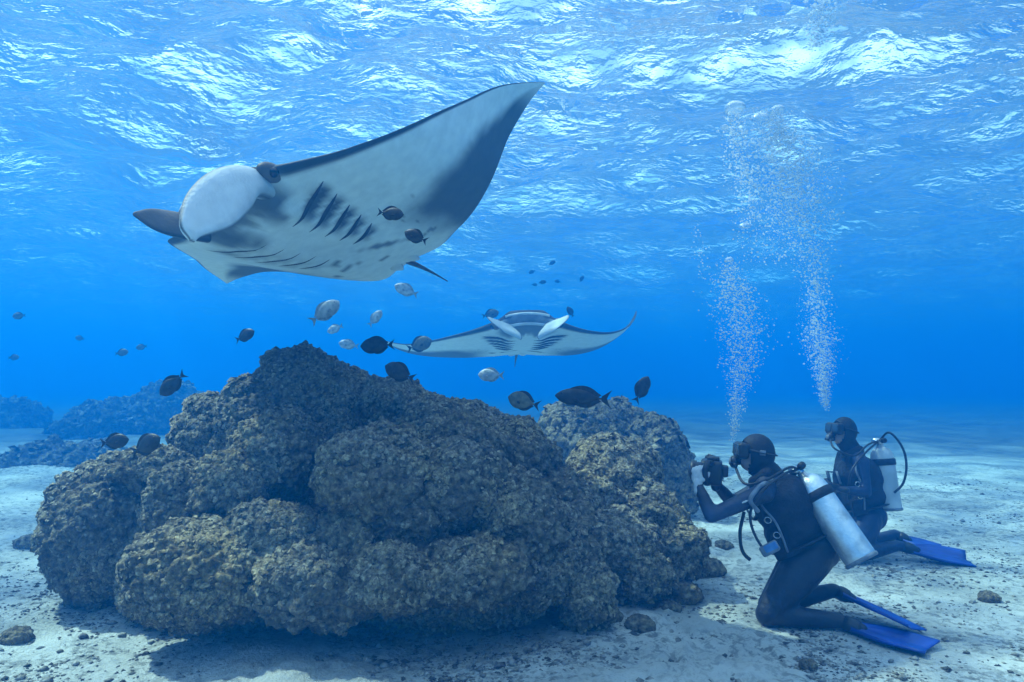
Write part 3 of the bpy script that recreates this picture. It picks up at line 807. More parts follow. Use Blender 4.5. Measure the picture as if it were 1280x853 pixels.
M_FEYE = noisy_mat('fish_eye', (.02, .02, .02), (.06, .06, .05), 10, .2, 0, spec=.6)
PROTO = {k: fish_proto(k) for k in ('dark', 'long', 'pale', 'olive')}
def fish(px, py, lpx, ang, kind, label, Lm=.26, yaw=0, group=None, simple=False):
    Y = F_PX * Lm * math.cos(R(yaw)) / lpx
    root = empty('fish', at(px, py, Y)); tag(root, label, 'fish', group)
    flip = 1 if math.cos(R(ang)) >= 0 else -1
    a = ang if flip > 0 else 180 - ang
    root.rotation_euler = (Matrix.Rotation(0 if flip > 0 else math.pi, 4, 'Z') @ Matrix.Rotation(R(yaw), 4, 'Z') @ Matrix.Rotation(-R(a), 4, 'Y')).to_euler()
    root.scale = (Lm,) * 3
    body = None
    for n, me, m, sub in PROTO[kind]:
        if simple and n in ('eye', 'pectoral_fin'): continue
        o = obj(n, me, m, root)
    return root
G = 'far fish in the open water'
FISH = [
    (488, 267, 35, -8, 'dark', 'dark oval fish silhouetted on the large manta belly, level body', .115),
    (520, 296, 33, 155, 'dark', 'dark oval fish silhouetted near the large manta tail, slanting', .115),
    (406, 390, 44, 38, 'pale', 'silvery fish nosing upwards in the water above the mound peak', .30),
    (306, 420, 29, 22, 'dark', 'small dark fish in open water off the left slope of the huge mound', .22),
    (216, 480, 41, 222, 'dark', 'dark fish diving nose down beside the huge mound shoulder', .20),
    (143, 552, 38, 8, 'dark', 'smaller of two dark fish hovering over the left flank of the mound', .175),
    (182, 557, 47, 24, 'dark', 'larger of two dark fish hovering over the left flank of the mound', .21),
    (472, 432, 43, 183, 'dark', 'black round fish in open water just above the mound ridge', .25),
    (500, 466, 43, 158, 'dark', 'black fish resting against the ruffled ridge of the huge mound', .22),
    (469, 398, 25, 50, 'pale', 'pale fish seen above the black round fish over the ridge', .24),
    (614, 469, 33, 178, 'pale', 'pale silver fish swimming level under the far manta', .26),
    (655, 502, 41, 165, 'olive', 'olive brown fish skimming the right end of the mound ridge', .21),
    (729, 497, 70, 176, 'long', 'long slender black fish above the coral behind the huge mound', .36),
    (802, 487, 36, 60, 'dark', 'dark fish nosing steeply up above the pale bushy coral mound', .24),
    (524, 431, 34, 18, 'olive', 'grey fish crossing the tip of the far manta wing', .36),
    (419, 411, 22, 200, 'pale', 'pale fish, upper of a hazy pair over the mound peak', .26),
    (436, 431, 25, 170, 'pale', 'pale fish, lower of a hazy pair over the mound peak', .26),
    (508, 363, 30, 160, 'pale', 'pale fish glinting below the large manta tail', .30),
    (613, 393, 22, 15, 'olive', 'hazy fish just above the far manta head', .34),
    (713, 390, 15, 120, 'dark', 'hazy little fish above the far manta wing root', .24),
]
for px, py, l, a, k, lab, Lm in FISH: fish(px, py, l, a, k, lab, Lm, yaw=random.uniform(-22, 22))
for px, py, l, a in ((152, 441, 17, 10), (177, 434, 14, 190), (17, 447, 14, 5), (100, 423, 12, 170), (24, 395, 17, 185)):
    fish(px, py, l, a, 'olive', 'tiny hazy fish in the open water above the far coral ridge', .24, group='far fish above the coral ridge', simple=True)
for px, py, l, a in ((690, 329, 10, 30), (665, 340, 9, 200), (678, 353, 10, 10), (727, 349, 9, 60), (668, 356, 8, 0), (697, 352, 8, 170)):
    fish(px, py, l, a, 'dark', 'tiny distant fish of the little shoal high behind the far manta', .22, group='little shoal of distant fish', simple=True)
# ------------------------------------------------------------------ divers
M_SUIT = noisy_mat('wetsuit_neoprene', (.75, .75, .80), (1.25, 1.25, 1.3), 7, .5, .9, 12, .45, attr=True)
M_HOOD = noisy_mat('hood_neoprene', (.010, .011, .014), (.024, .025, .030), 9, .6, .25, 60, .3)
M_VEST = noisy_mat('vest_nylon', (.010, .012, .018), (.028, .030, .040), 11, .7, .5, 70, .25)
M_STRAP = noisy_mat('black_webbing', (.012, .012, .014), (.03, .03, .034), 30, .7, .3, 90)
M_RUB = noisy_mat('black_rubber', (.012, .012, .013), (.028, .028, .03), 14, .45, .1, 40, .4)
M_TANK = noisy_mat('scuffed_aluminium', (.42, .44, .45), (.86, .87, .86), 5, .38, .2, 60, .5, metal=.7, detail=10, lo=.34, hi=.50)
M_TANKD = noisy_mat('dull_tank_paint', (.42, .46, .48), (.62, .65, .66), 5, .5, .15, 60, .4, detail=8)
M_CHROME = noisy_mat('chromed_brass', (.45, .47, .48), (.75, .76, .76), 9, .25, 0, metal=.9)
M_FINB = noisy_mat('blue_fin_rubber', (.004, .028, .20), (.010, .070, .42), 5, .4, .15, 25, .5)
M_GLASS = noisy_mat('mask_glass', (.02, .03, .04), (.06, .08, .10), 3, .06, 0, spec=.8)
M_WHITE = noisy_mat('pale_glove', (.42, .45, .47), (.66, .68, .68), 12, .7, .3, 60)
M_GREY = noisy_mat('grey_trim', (.12, .14, .17), (.26, .29, .33), 12, .6, .2, 60)
M_BLUE = noisy_mat('blue_trim', (.05, .16, .42), (.12, .30, .60), 12, .5, .1, 40)
SKIN = np.array((.42, .26, .19)); SUITC = np.array((.016, .017, .022)); SUITB = np.array((.022, .045, .10))

def capsule(mb, a, b, ra, rb, seg=14):
    a, b = np.asarray(a, float), np.asarray(b, float)
    mb.ell(a, (ra,) * 3, seg=seg, rings=9); mb.ell(b, (rb,) * 3, seg=seg, rings=9)
    t = np.linspace(0, 1, 7)[:, None]; mb.tube(a + (b - a) * t, ra + (rb - ra) * t[:, 0], seg)

def limb(mb, pts, rads):
    for k in range(len(pts) - 1): capsule(mb, pts[k], pts[k + 1], rads[k], rads[k + 1])

def frame(f, up=(0, 0, 1)):
    f = Vector(f).normalized(); r = f.cross(Vector(up)).normalized(); u = r.cross(f)
    return np.array(Matrix((f, -r, u)).transposed())           # columns: forward, left, up

def mid(a, b, t=.5): return np.asarray(a) * (1 - t) + np.asarray(b) * t

def bone_muscle(a, b, ra, rm, rb):
    """three joints so a limb swells between its ends"""
    return [a, mid(a, b, .38), b], [ra, rm, rb]

def glove(name, wrist, pdir, nrm, parent, mat, curl=55, size=1.0, thumb=1):
    """hand: palm along pdir, palm side facing nrm, five separate fingers that curl towards nrm"""
    wrist = np.asarray(wrist, float); d = np.asarray(pdir, float); d /= np.linalg.norm(d)
    n = np.asarray(nrm, float); n -= d * (n @ d); n /= np.linalg.norm(n); s = np.cross(d, n)
    mb = MB(); S = size
    B = np.stack((d, s, n), 1)
    mb.ell(wrist + d * .050 * S, (.052 * S, .042 * S, .017 * S), M=B, seg=14, rings=8)
    capsule(mb, wrist - d * .035 * S, wrist + d * .02 * S, .030 * S, .026 * S, 12)
    for k, (off, L) in enumerate(((-.031, .068), (-.0105, .078), (.0105, .074), (.030, .058))):
        p = wrist + d * .088 * S + s * off * S; a = 8; lens = (.45 * L, .32 * L, .26 * L); r = .0100 * S
        for q in range(3):
            a += curl * (.55 + .35 * q) * (1 + .08 * k)
            e = p + (d * math.cos(R(a)) + n * math.sin(R(a))) * lens[q] * S
            capsule(mb, p, e, r, r * .9, 8); p = e; r *= .92
    p = wrist + d * .03 * S + s * thumb * .036 * S
    e1 = p + (d * .6 + s * thumb * .55 + n * .55) * .038 * S; e2 = e1 + (d * .75 + n * .65) * .030 * S
    capsule(mb, p, e1, .0125 * S, .011 * S, 8); capsule(mb, e1, e2, .011 * S, .0095 * S, 8)
    me = remeshed(mb.mesh(name), .0055, 2, name)
    return obj(name, me, mat, parent)

def swim_fin(name, heel, toe, tip, side_up, parent, width=.115):
    """foot pocket round the boot, then a ribbed blade to the tip"""
    heel, toe, tip = (np.asarray(q, float) for q in (heel, toe, tip))
    up = np.asarray(side_up, float)
    mb = MB()
    P = [heel, mid(heel, toe, .35), mid(heel, toe, .75), toe]
    mb.tube(P, [.046, .052, .054, .050], 14, flat=[.95, .9, .75, .5], up=up)
    root = mb.build(name, M_RUB, parent)
    d = tip - toe; L = np.linalg.norm(d); d /= L; s = np.cross(d, up); s /= np.linalg.norm(s); u = np.cross(s, d)
    n, m = 16, 13; V = []
    for side in (1, -1):
        for i in range(n):
            t = i / (n - 1); w = width * (.46 + .62 * sstep(0, .6, t) - .06 * t)
            for j in range(m):
                q = -1 + 2 * j / (m - 1)
                end = -.07 * L * (1 - abs(q)) * sstep(.75, 1, t)                # notched tip
                sag = -.02 * L * t ** 2
                rib = .010 * math.exp(-((abs(q) - .97) / .05) ** 2) + .006 * math.exp(-((abs(q) - .45) / .08) ** 2)
                th = (.010 * (1 - .7 * t) + rib * (1 - .5 * t)) * side
                V.append(toe - d * .10 + d * ((L + .10) * t + end) + s * w * q + u * (th + sag + .02 * abs(q) * t))
    F = []
    o = n * m
    for i in range(n - 1):
        for j in range(m - 1):
            a = i * m + j; F += [(a, a + 1, a + m + 1, a + m), (o + a + 1, o + a, o + a + m, o + a + m + 1)]
    ring = [j for j in range(m)] + [i * m + m - 1 for i in range(1, n)] + [(n - 1) * m + j for j in range(m - 2, -1, -1)] + [i * m for i in range(n - 2, 0, -1)]
    for k in range(len(ring)): a, b = ring[k], ring[(k + 1) % len(ring)]; F.append((b, a, o + a, o + b))
    obj('blade', mesh_np('fin_blade', np.array(V), F), M_FINB, root)
    mb = MB(); mb.tube([heel + up * .03, mid(heel, toe, -.35) + up * .03, heel - up * .02], .012, 8); mb.build('heel_strap', M_RUB, root)
    return root

def scuba_tank(name, top, bottom, label, mat, valve_dir, rad=.088, band=.27):
    top, bottom = np.asarray(top, float), np.asarray(bottom, float)
    L = np.linalg.norm(bottom - top); ax = (top - bottom) / L
    root = empty(name, bottom); tag(root, label, 'scuba tank', None)
    q = Vector((0, 0, 1)).rotation_difference(Vector(ax)); M = np.array(q.to_matrix().to_4x4())
    prof = [(.02, .004), (rad * .86, 0), (rad * .97, .012), (rad, .03)] + [(rad, L * t) for t in np.linspace(.1, .78, 8)]
    sh = [(rad * math.cos(a) ** .8 * .98 + .0, L * .80 + (L * .17) * math.sin(a)) for a in np.linspace(.05, 1.25, 9)]
    prof += sh + [(.030, L * .985), (.026, L)]
    mb = MB(); mb.lathe(prof, M, 40); mb.build('cylinder', mat, root)
    mb = MB(); z0 = L * (1 - band) ; mb.lathe([(rad + .002, z0 - .028), (rad + .009, z0 - .022), (rad + .009, z0 + .022), (rad + .002, z0 + .028)], M, 40); st = mb.build('tank_strap', M_STRAP, root)
    mb = MB(); mb.lathe([(rad * .985, -.004), (rad + .006, .0), (rad + .006, .016), (rad + .001, .020)], M, 40); mb.build('base_ring', M_GREY, root)
    mb = MB(); mb.lathe([(.022, L - .01), (.024, L + .03), (.018, L + .05)], M, 16)
    vd = np.asarray(valve_dir, float); loc = ax * (L + .032); vd = np.array(q @ Vector(vd))
    mb.tube([loc - vd * .05, loc + vd * .055], .013, 12); v = mb.build('valve', M_CHROME, root)
    mb = MB(); mb.tube([loc + vd * .05, loc + vd * .085], [.024, .022], 14); mb.build('valve_knob', M_RUB, v)
    mb = MB(); c = np.array(q @ Vector((.035, 0, 0))); mb.tube([loc + ax * .0 - c * 1.6, loc + c * .4], .027, 16); mb.tube([loc - c * 1.2 - vd * .04, loc - c * 1.2 + vd * .04], .012, 10); mb.build('first_stage', M_CHROME, root)
    return root, bottom + loc

def smooth_path(pts, n=24):
    P = np.array(pts, float); t = np.concatenate(((0,), np.cumsum(np.linalg.norm(np.diff(P, axis=0), axis=1)))); t /= t[-1]
    g = np.linspace(0, 1, n); return np.stack([curve(t, P[:, k])(g) for k in range(3)], 1)

def build_diver(J, face, label, hands, suit=SUITC):
    """J: joints in world space; face: direction the head looks"""
    base = np.array((J['pelvis'][0], J['pelvis'][1], 0.0))
    root = empty('person', base); tag(root, label, 'person')
    j = {k: np.asarray(v, float) - base for k, v in J.items()}
    H = frame(face); h = j['head']; f, l, u = H[:, 0], H[:, 1], H[:, 2]
    # ---- body: one continuous skin
    mb = MB()
    mb.ell(h + u * .012 - f * .012, (.096, .076, .108), M=H, seg=20, rings=14)
    mb.ell(h - u * .055 + f * .030, (.062, .052, .058), M=H, seg=14, rings=10)
    mb.ell(h + f * .092 - u * .018, (.022, .014, .022), M=H, seg=10, rings=8)
    for sd in (1, -1): mb.ell(h + l * sd * .076 - u * .005 - f * .01, (.018, .010, .030), M=H, seg=8, rings=6)
    limb(mb, [h - u * .04 - f * .02, j['neck'], mid(j['neck'], j['chest'], .4)], [.062, .060, .085])
    sl, sr = j['shl'], j['shr']; side = (sl - sr) / np.linalg.norm(sl - sr)
    axis = j['chest'] - j['pelvis']; axis /= np.linalg.norm(axis); T = np.stack((np.cross(side, axis), side, axis), 1)
    mb.ell(j['chest'], (.115, .165, .18), M=T, seg=18, rings=12)
    mb.ell(mid(j['chest'], j['pelvis'], .5), (.105, .145, .17), M=T, seg=18, rings=12)
    mb.ell(j['pelvis'], (.118, .165, .125), M=T, seg=18, rings=12)
    for sd, s in (('l', sl), ('r', sr)):
        e, w = j['el' + sd], j['wr' + sd]
        limb(mb, [mid(j['neck'], s, .45), s], [.070, .066])
        limb(mb, *bone_muscle(s, e, .062, .054, .043)); limb(mb, *bone_muscle(e, w, .043, .043, .029))
        hp, k, an, toe = j['hip' + sd], j['kn' + sd], j['an' + sd], j['toe' + sd]
        limb(mb, *bone_muscle(hp, k, .132, .120, .076)); limb(mb, *bone_muscle(k, an, .068, .066, .045))
        limb(mb, [an, mid(an, toe, .5), toe], [.043, .042, .034])
        mb.ell(mid(hp, j['pelvis'], .3) - T[:, 0] * .07, (.115, .11, .125), M=T)
    me = remeshed(mb.mesh('body'), .0125, 5, 'body')
    v = verts_of(me); d = (v - h) @ H
    skin = (np.linalg.norm(d / np.array((1, .9, 1.15)), axis=1) < .15) & (d[:, 0] > .0)
    seam = .5 + .5 * fbm(v * 3, 3, 4)
    c = np.where(skin[:, None], SKIN, suit + (SUITB - suit) * sstep(.45, .8, seam)[:, None])
    set_colors(me, c)
    obj('body', me, M_SUIT, root)
    # ---- hood with a face opening
    mb = MB(); mb.ell((0, 0, 0), (1, 1, 1), seg=36, rings=26)
    hv = np.concatenate(mb.v); keep = ~((hv[:, 0] > .30) & ((hv[:, 2] + .16) ** 2 / .42 + hv[:, 1] ** 2 / .62 < 1))
    ff = [q for q in mb.f if all(keep[i] for i in q)]
    hv2 = h + u * .006 - f * .010 + (hv * np.array((.112, .091, .126))) @ H.T
    o = obj('hood', mesh_np('hood', hv2, ff), M_HOOD, root)
    sm = o.modifiers.new('thickness', 'SOLIDIFY'); sm.thickness = .006
    mb = MB(); mb.tube([h - u * .06 - f * .015, j['neck'] + axis * .01, mid(j['neck'], j['chest'], .25)], [.080, .080, .10], 18, caps=False); mb.build('hood_collar', M_HOOD, root)
    # ---- mask
    mc = h + f * .088 + u * .016
    mb = MB(); mb.box(mc, (.034, .084, .050), M=H, bev=.018); mask = mb.build('mask', M_RUB, root)
    for sd in (1, -1):
        mb = MB(); mb.box(mc + f * .0335 + l * sd * .041 + u * .004, (.004, .036, .034), M=H, bev=.0035); mb.build('lens', M_GLASS, mask)
    mb = MB(); mb.box(mc + f * .012 - u * .045, (.026, .020, .020), M=H, bev=.012); mb.build('nose_pocket', M_RUB, mask)
    ang = np.linspace(0, 2 * np.pi, 30)
    loop = np.array([h + u * (.022 + .012 * math.cos(a)) + f * (.118 * math.cos(a) * (1 if math.cos(a) < 0 else .75) - .008) + l * .096 * math.sin(a) for a in ang])
    mb = MB(); mb.tube(loop, .014, 8, caps=False, flat=.35, up=(0, 0, 1)); mb.build('mask_strap', M_STRAP, mask)
    # ---- regulator
    rc = h + f * .125 - u * .062
    mb = MB(); q = Vector((0, 0, 1)).rotation_difference(Vector(f)); M = np.array(Matrix.Translation(Vector(rc)) @ q.to_matrix().to_4x4())
    mb.lathe([(.012, -.055), (.020, -.020), (.036, -.014), (.040, .0), (.037, .016), (.026, .024), (.010, .026)], M, 20)
    mb.tube([rc - l * .05 - u * .018, rc + l * .05 - u * .018], .014, 10); reg = mb.build('regulator', M_RUB, root)
    mb = MB(); mb.lathe([(.004, .026), (.022, .026), (.020, .030), (.004, .031)], M, 16); mb.build('purge_cover', M_GREY, reg)
    # ---- buoyancy vest: bulky jacket round the chest, with shoulder straps, waist band and pockets
    mb = MB()
    mb.ell(mid(j['chest'], j['pelvis'], .18) - T[:, 0] * .020, (.205, .228, .220), M=T, seg=20, rings=14)
    mb.ell(mid(j['chest'], j['pelvis'], .62), (.212, .232, .175), M=T, seg=20, rings=12)
    for sd in (1, -1):
        mb.ell(mid(j['chest'], j['pelvis'], .70) + T[:, 0] * .06 + T[:, 1] * sd * .175, (.100, .062, .11), M=T)
        mb.ell(j['chest'] + T[:, 1] * sd * .10 + T[:, 0] * .085, (.060, .055, .13), M=T)
        s = sl if sd > 0 else sr
        limb(mb, [mid(j['neck'], s, .52) + axis * .055 - T[:, 0] * .04, mid(j['neck'], s, .60) + axis * .05 + T[:, 0] * .06, j['chest'] + T[:, 1] * sd * .11 + T[:, 0] * .11], [.038, .036, .045])
    me = remeshed(mb.mesh('vest'), .014, 4, 'vest'); v = verts_of(me)
    n = np.empty(len(me.vertices) * 3, np.float32); me.vertices.foreach_get('normal', n); n = n.reshape(-1, 3)
    v = v + n * (.010 * fbm(v * 11, 3, 14))[:, None]; me.vertices.foreach_set('co', v.astype(np.float32).ravel()); me.update()
    vest = obj('buoyancy_vest', me, M_VEST, root)
    wc = mid(j['chest'], j['pelvis'], .80)
    mb = MB(); mb.tube([wc + T[:, 0] * .205 * math.cos(a) + T[:, 1] * .232 * math.sin(a) for a in ang], .028, 8, caps=False, flat=.22, up=axis); mb.build('waist_band', M_STRAP, vest)
    mb = MB(); mb.box(mid(j['chest'], j['pelvis'], .72) + T[:, 0] * .10 + T[:, 1] * .222, (.060, .018, .070), M=T, bev=.012); mb.build('pocket', M_VEST, vest)
    for dz in (.05, -.06):
        mb = MB(); mb.tube([j['chest'] + axis * dz + T[:, 0] * .175 + T[:, 1] * q_ for q_ in np.linspace(-.13, .13, 7)], .016, 8, flat=.3); mb.build('chest_strap', M_STRAP, vest)
    for sd in (1, -1):
        mb = MB(); mb.tube([j['chest'] + T[:, 0] * .185 + T[:, 1] * sd * .12 + axis * .06, j['chest'] + T[:, 0] * .18 + T[:, 1] * sd * .14 - axis * .05], .017, 10, flat=.4); mb.build('shoulder_buckle', M_GREY, vest)
    for sd in (1, -1):      # pale piping, rings and a trim panel that the light picks out
        mb = MB(); mb.tube(smooth_path([mid(j['neck'], sl if sd > 0 else sr, .75) + axis * .05, j['chest'] + T[:, 1] * sd * .228 + T[:, 0] * .06 + axis * .04, j['chest'] + T[:, 1] * sd * .240 + T[:, 0] * .04 - axis * .10, wc + T[:, 1] * sd * .245 + T[:, 0] * .07]), .007, 6); mb.build('piping', M_GREY, vest)
        for q_ in (.25, .6):
            c0 = mid(j['chest'], wc, q_) + T[:, 1] * sd * .238 + T[:, 0] * .075
            mb = MB(); mb.tube([c0 + T[:, 0] * .020 * math.cos(a) + axis * .020 * math.sin(a) for a in np.linspace(0, 2 * np.pi, 14)], .004, 6, caps=False); mb.build('ring', M_CHROME, vest)
    for k, (wr, pd, nn, mat, curl, th) in enumerate(hands):
        glove('glove', np.asarray(wr) - base, pd, nn, root, mat, curl, 1.0, th)
    for sd in 'lr':
        if 'tip' + sd in j:
            d = j['tip' + sd] - j['toe' + sd]; upv = J.get('finup' + sd, (0, 0, 1)); upv = np.asarray(upv, float)
            swim_fin('fin', mid(j['an' + sd], j['toe' + sd], .25), j['toe' + sd], j['tip' + sd], upv, root)
    return root, base, T, H

def hose(name, pts, r, parent, base, mat=None):
    mb = MB(); mb.tube(smooth_path([np.asarray(p) - base for p in pts]), r, 8); return mb.build(name, mat or M_RUB, parent)

# ---- the diver with the camera
A = at
J1 = dict(head=A(944, 568, 4.36), neck=A(960, 592, 4.36), chest=A(972, 622, 4.36), pelvis=A(1011, 686, 4.38),
          shl=A(955, 616, 4.19), ell=A(889, 645, 4.08), wrl=A(873, 607, 4.17), shr=A(966, 602, 4.54), elr=A(915, 628, 4.62), wrr=A(893, 603, 4.45),
          hipl=A(1014, 696, 4.28), knl=A(960, 768, 4.24), anl=A(1048, 776, 4.18), toel=A(1078, 787, 4.10), tipl=A(1166, 812, 3.82),
          hipr=A(1010, 692, 4.48), knr=A(962, 757, 4.52), anr=A(1042, 738, 4.46), toer=A(1064, 748, 4.40), tipr=A(1146, 788, 4.06),
          finupl=(.1, -.15, .98), finupr=(.35, .0, .9))
hand_l = (J1['wrl'], A(871, 585, 4.20) - A(873, 607, 4.17), A(895, 588, 4.40) - A(873, 592, 4.18), M_WHITE, 48, -1)
hand_r = (J1['wrr'], A(888, 584, 4.42) - A(893, 603, 4.45), A(878, 588, 4.15) - A(895, 590, 4.42), M_RUB, 48, 1)
d1, b1, T1, H1 = build_diver(J1, (-.95, .10, .10), 'photographing diver in black wetsuit kneeling on sand, raising a camera', [hand_l, hand_r])
t1, v1 = scuba_tank('scuba_tank', A(1002, 592, 4.32), A(1078, 702, 4.08), 'scuffed silver scuba tank slanting off the back of the photographing diver', M_TANK, (0, -1, 0), rad=.096)
hose('hose', [v1, A(985, 585, 4.2), A(958, 600, 4.15), A(935, 606, 4.2), b1 + (J1['head'] - b1) + H1[:, 0] * .13 - H1[:, 2] * .07], .0085, d1, b1)
hose('hose', [v1, A(975, 596, 4.14), A(950, 618, 4.07), A(938, 640, 4.1), A(945, 672, 4.12), A(955, 688, 4.10)], .0085, d1, b1)
hose('inflator_hose', [A(965, 600, 4.2), A(946, 612, 4.09), A(938, 625, 4.08), A(948, 640, 4.09)], .013, d1, b1, M_GREY)
mb = MB(); gm = frame((.7, -.4, .5)); mb.box(A(962, 686, 4.08) - b1, (.055, .022, .032), M=gm, bev=.012); g1 = mb.build('gauge_console', M_GREY, d1)
mb = MB(); mb.box(A(962, 686, 4.08) - b1 + np.array((0, -.018, .012)), (.040, .008, .022), M=gm, bev=.006); mb.build('gauge_face', M_BLUE, g1)
hose('hose', [A(930, 640, 4.18), A(925, 670, 4.2), A(932, 695, 4.22), A(938, 700, 4.2)], .011, d1, b1)
# ---- camera
cc = A(889, 590, 4.31); CM = frame((-.95, .28, .06))
croot = empty('underwater_camera', cc); tag(croot, 'black underwater camera housing held up in front of the kneeling diver', 'camera')
croot.scale = (1.3,) * 3; croot.rotation_mode = 'QUATERNION'; croot.rotation_quaternion = Matrix(CM.tolist()).to_quaternion()
mb = MB(); mb.box((0, 0, 0), (.050, .078, .056), bev=.014); mb.box((-.01, 0, .062), (.026, .030, .012), bev=.006); hs = mb.build('housing', M_RUB, croot)
mb = MB(); q = np.array(Matrix.Translation((.048, 0, 0)) @ Matrix.Rotation(R(90), 4, 'Y')); mb.lathe([(.038, -.01), (.042, .0), (.042, .03), (.046, .034), (.046, .046), (.040, .05)], q, 24); lp = mb.build('lens_port', M_RUB, croot)
mb = MB(); mb.ell((.094, 0, 0), (.016, .038, .038)); mb.build('glass_dome', M_GLASS, lp)
mb = MB(); mb.box((-.062, 0, .01), (.016, .034, .026), bev=.008); mb.build('viewfinder', M_RUB, croot)
for sd in (1, -1):
    mb = MB(); mb.tube([(0.01, sd * .075, -.045), (.02, sd * .125, -.04), (.03, sd * .130, .02), (.02, sd * .115, .055), (0, sd * .07, .05)], .014, 10); mb.build('handle', M_RUB, croot)
    mb = MB(); mb.tube([(0.01, sd * .05, .05), (-.01, sd * .062, .066), (.02, sd * .066, .070)], .010, 8); mb.build('light_mount', M_RUB, croot)
for k in range(3):
    mb = MB(); mb.tube([(-.050, -.045 + .03 * k, -.03), (-.058, -.045 + .03 * k, -.03)], .008, 10); mb.build('button', M_CHROME, hs)

# ---- pale maker's patch on the sleeve and a snorkel keeper on the mask strap
mb = MB(); sp = mid(J1['shl'], J1['ell'], .42) - b1; ud = (J1['ell'] - J1['shl']); ud = ud / np.linalg.norm(ud)
mb.ell(sp + np.array((0, -.052, .012)), (.024, .006, .013), M=frame(ud, (0, -1, .2)), seg=12, rings=6); mb.build('sleeve_patch', M_WHITE, d1)
mb = MB(); mb.box(J1['head'] - b1 + H1[:, 1] * .099 + H1[:, 2] * .02 - H1[:, 0] * .02, (.018, .005, .016), M=H1, bev=.004); mb.build('strap_buckle', M_GREY, d1)

# ---- the diver behind
J2 = dict(head=A(1054, 540, 5.95), neck=A(1064, 563, 5.95), chest=A(1068, 592, 5.96), pelvis=A(1080, 644, 5.98),
          shl=A(1077, 580, 5.80), ell=A(1083, 616, 5.72), wrl=A(1052, 612, 5.68), shr=A(1058, 580, 6.16), elr=A(1050, 614, 6.18), wrr=A(1036, 606, 5.95),
          hipl=A(1082, 650, 5.86), knl=A(1068, 694, 5.70), anl=A(1122, 682, 5.80), toel=A(1146, 688, 5.80), tipl=A(1213, 700, 5.72),
          hipr=A(1078, 648, 6.10), knr=A(1072, 684, 6.20), anr=A(1118, 668, 6.18), toer=A(1136, 676, 6.15), tipr=A(1176, 688, 6.02),
          finupl=(.1, -.35, .93), finupr=(.2, -.2, .95))
h2l = (J2['wrl'], A(1040, 609, 5.72) - J2['wrl'], (0, .7, .4), M_RUB, 40, 1)
h2r = (J2['wrr'], A(1028, 604, 5.85) - J2['wrr'], (0, -.7, .3), M_RUB, 40, -1)
d2, b2, T2, H2 = build_diver(J2, (-.93, -.22, .14), 'second diver in dark blue wetsuit kneeling upright behind the photographer', [h2l, h2r], suit=np.array((.010, .022, .060)))
t2, v2 = scuba_tank('scuba_tank', A(1100, 556, 5.93), A(1113, 638, 5.86), 'pale upright scuba tank on the back of the second diver', M_TANKD, (0, -1, 0), rad=.092)
hose('hose', [v2, A(1112, 541, 5.8), A(1126, 556, 5.78), A(1133, 585, 5.78), A(1128, 606, 5.78), A(1118, 616, 5.76)], .010, d2, b2)
hose('hose', [v2, A(1085, 556, 5.8), A(1066, 570, 5.72), A(1045, 562, 5.72), J2['head'] + H2[:, 0] * .13 - H2[:, 2] * .07], .0085, d2, b2)
hose('hose', [v2, A(1082, 566, 5.78), A(1064, 590, 5.72), A(1060, 625, 5.74)], .0085, d2, b2)
# ------------------------------------------------------------------ bubbles
def bubble_mat(name, white, rough):
    m = bpy.data.materials.new(name); m.use_nodes = True
    t = m.node_tree; t.nodes.clear()
    out = t.nodes.new('ShaderNodeOutputMaterial')
    tr = t.nodes.new('ShaderNodeBsdfTransparent')
    gl = t.nodes.new('ShaderNodeBsdfGlossy'); gl.inputs['Roughness'].default_value = rough; gl.inputs['Color'].default_value = (1, 1, 1, 1)
    df = t.nodes.new('ShaderNodeBsdfDiffuse'); df.inputs['Color'].default_value = (.84, .95, 1, 1)
    n = t.nodes.new('ShaderNodeTexNoise'); n.inputs['Scale'].default_value = 30
    lw = t.nodes.new('ShaderNodeLayerWeight'); lw.inputs['Blend'].default_value = .5
    bp = t.nodes.new('ShaderNodeBump'); bp.inputs['Strength'].default_value = .3; bp.inputs['Distance'].default_value = .01
    t.links.new(n.outputs['Fac'], bp.inputs['Height']); t.links.new(bp.outputs[0], gl.inputs['Normal'])
    a = t.nodes.new('ShaderNodeMixShader'); t.links.new(lw.outputs['Facing'], a.inputs[0]); t.links.new(tr.outputs[0], a.inputs[1]); t.links.new(gl.outputs[0], a.inputs[2])
    tl = t.nodes.new('ShaderNodeBsdfTranslucent'); tl.inputs['Color'].default_value = (.86, .95, 1, 1)
    c = t.nodes.new('ShaderNodeMixShader'); c.inputs[0].default_value = .65; t.links.new(df.outputs[0], c.inputs[1]); t.links.new(tl.outputs[0], c.inputs[2])
    b = t.nodes.new('ShaderNodeMixShader'); b.inputs[0].default_value = white; t.links.new(a.outputs[0], b.inputs[1]); t.links.new(c.outputs[0], b.inputs[2])
    t.links.new(b.outputs[0], out.inputs['Surface'])
    return m
M_BUB = bubble_mat('air_bubble', .06, .04)
M_FROTH = bubble_mat('bubble_froth', .55, .06)

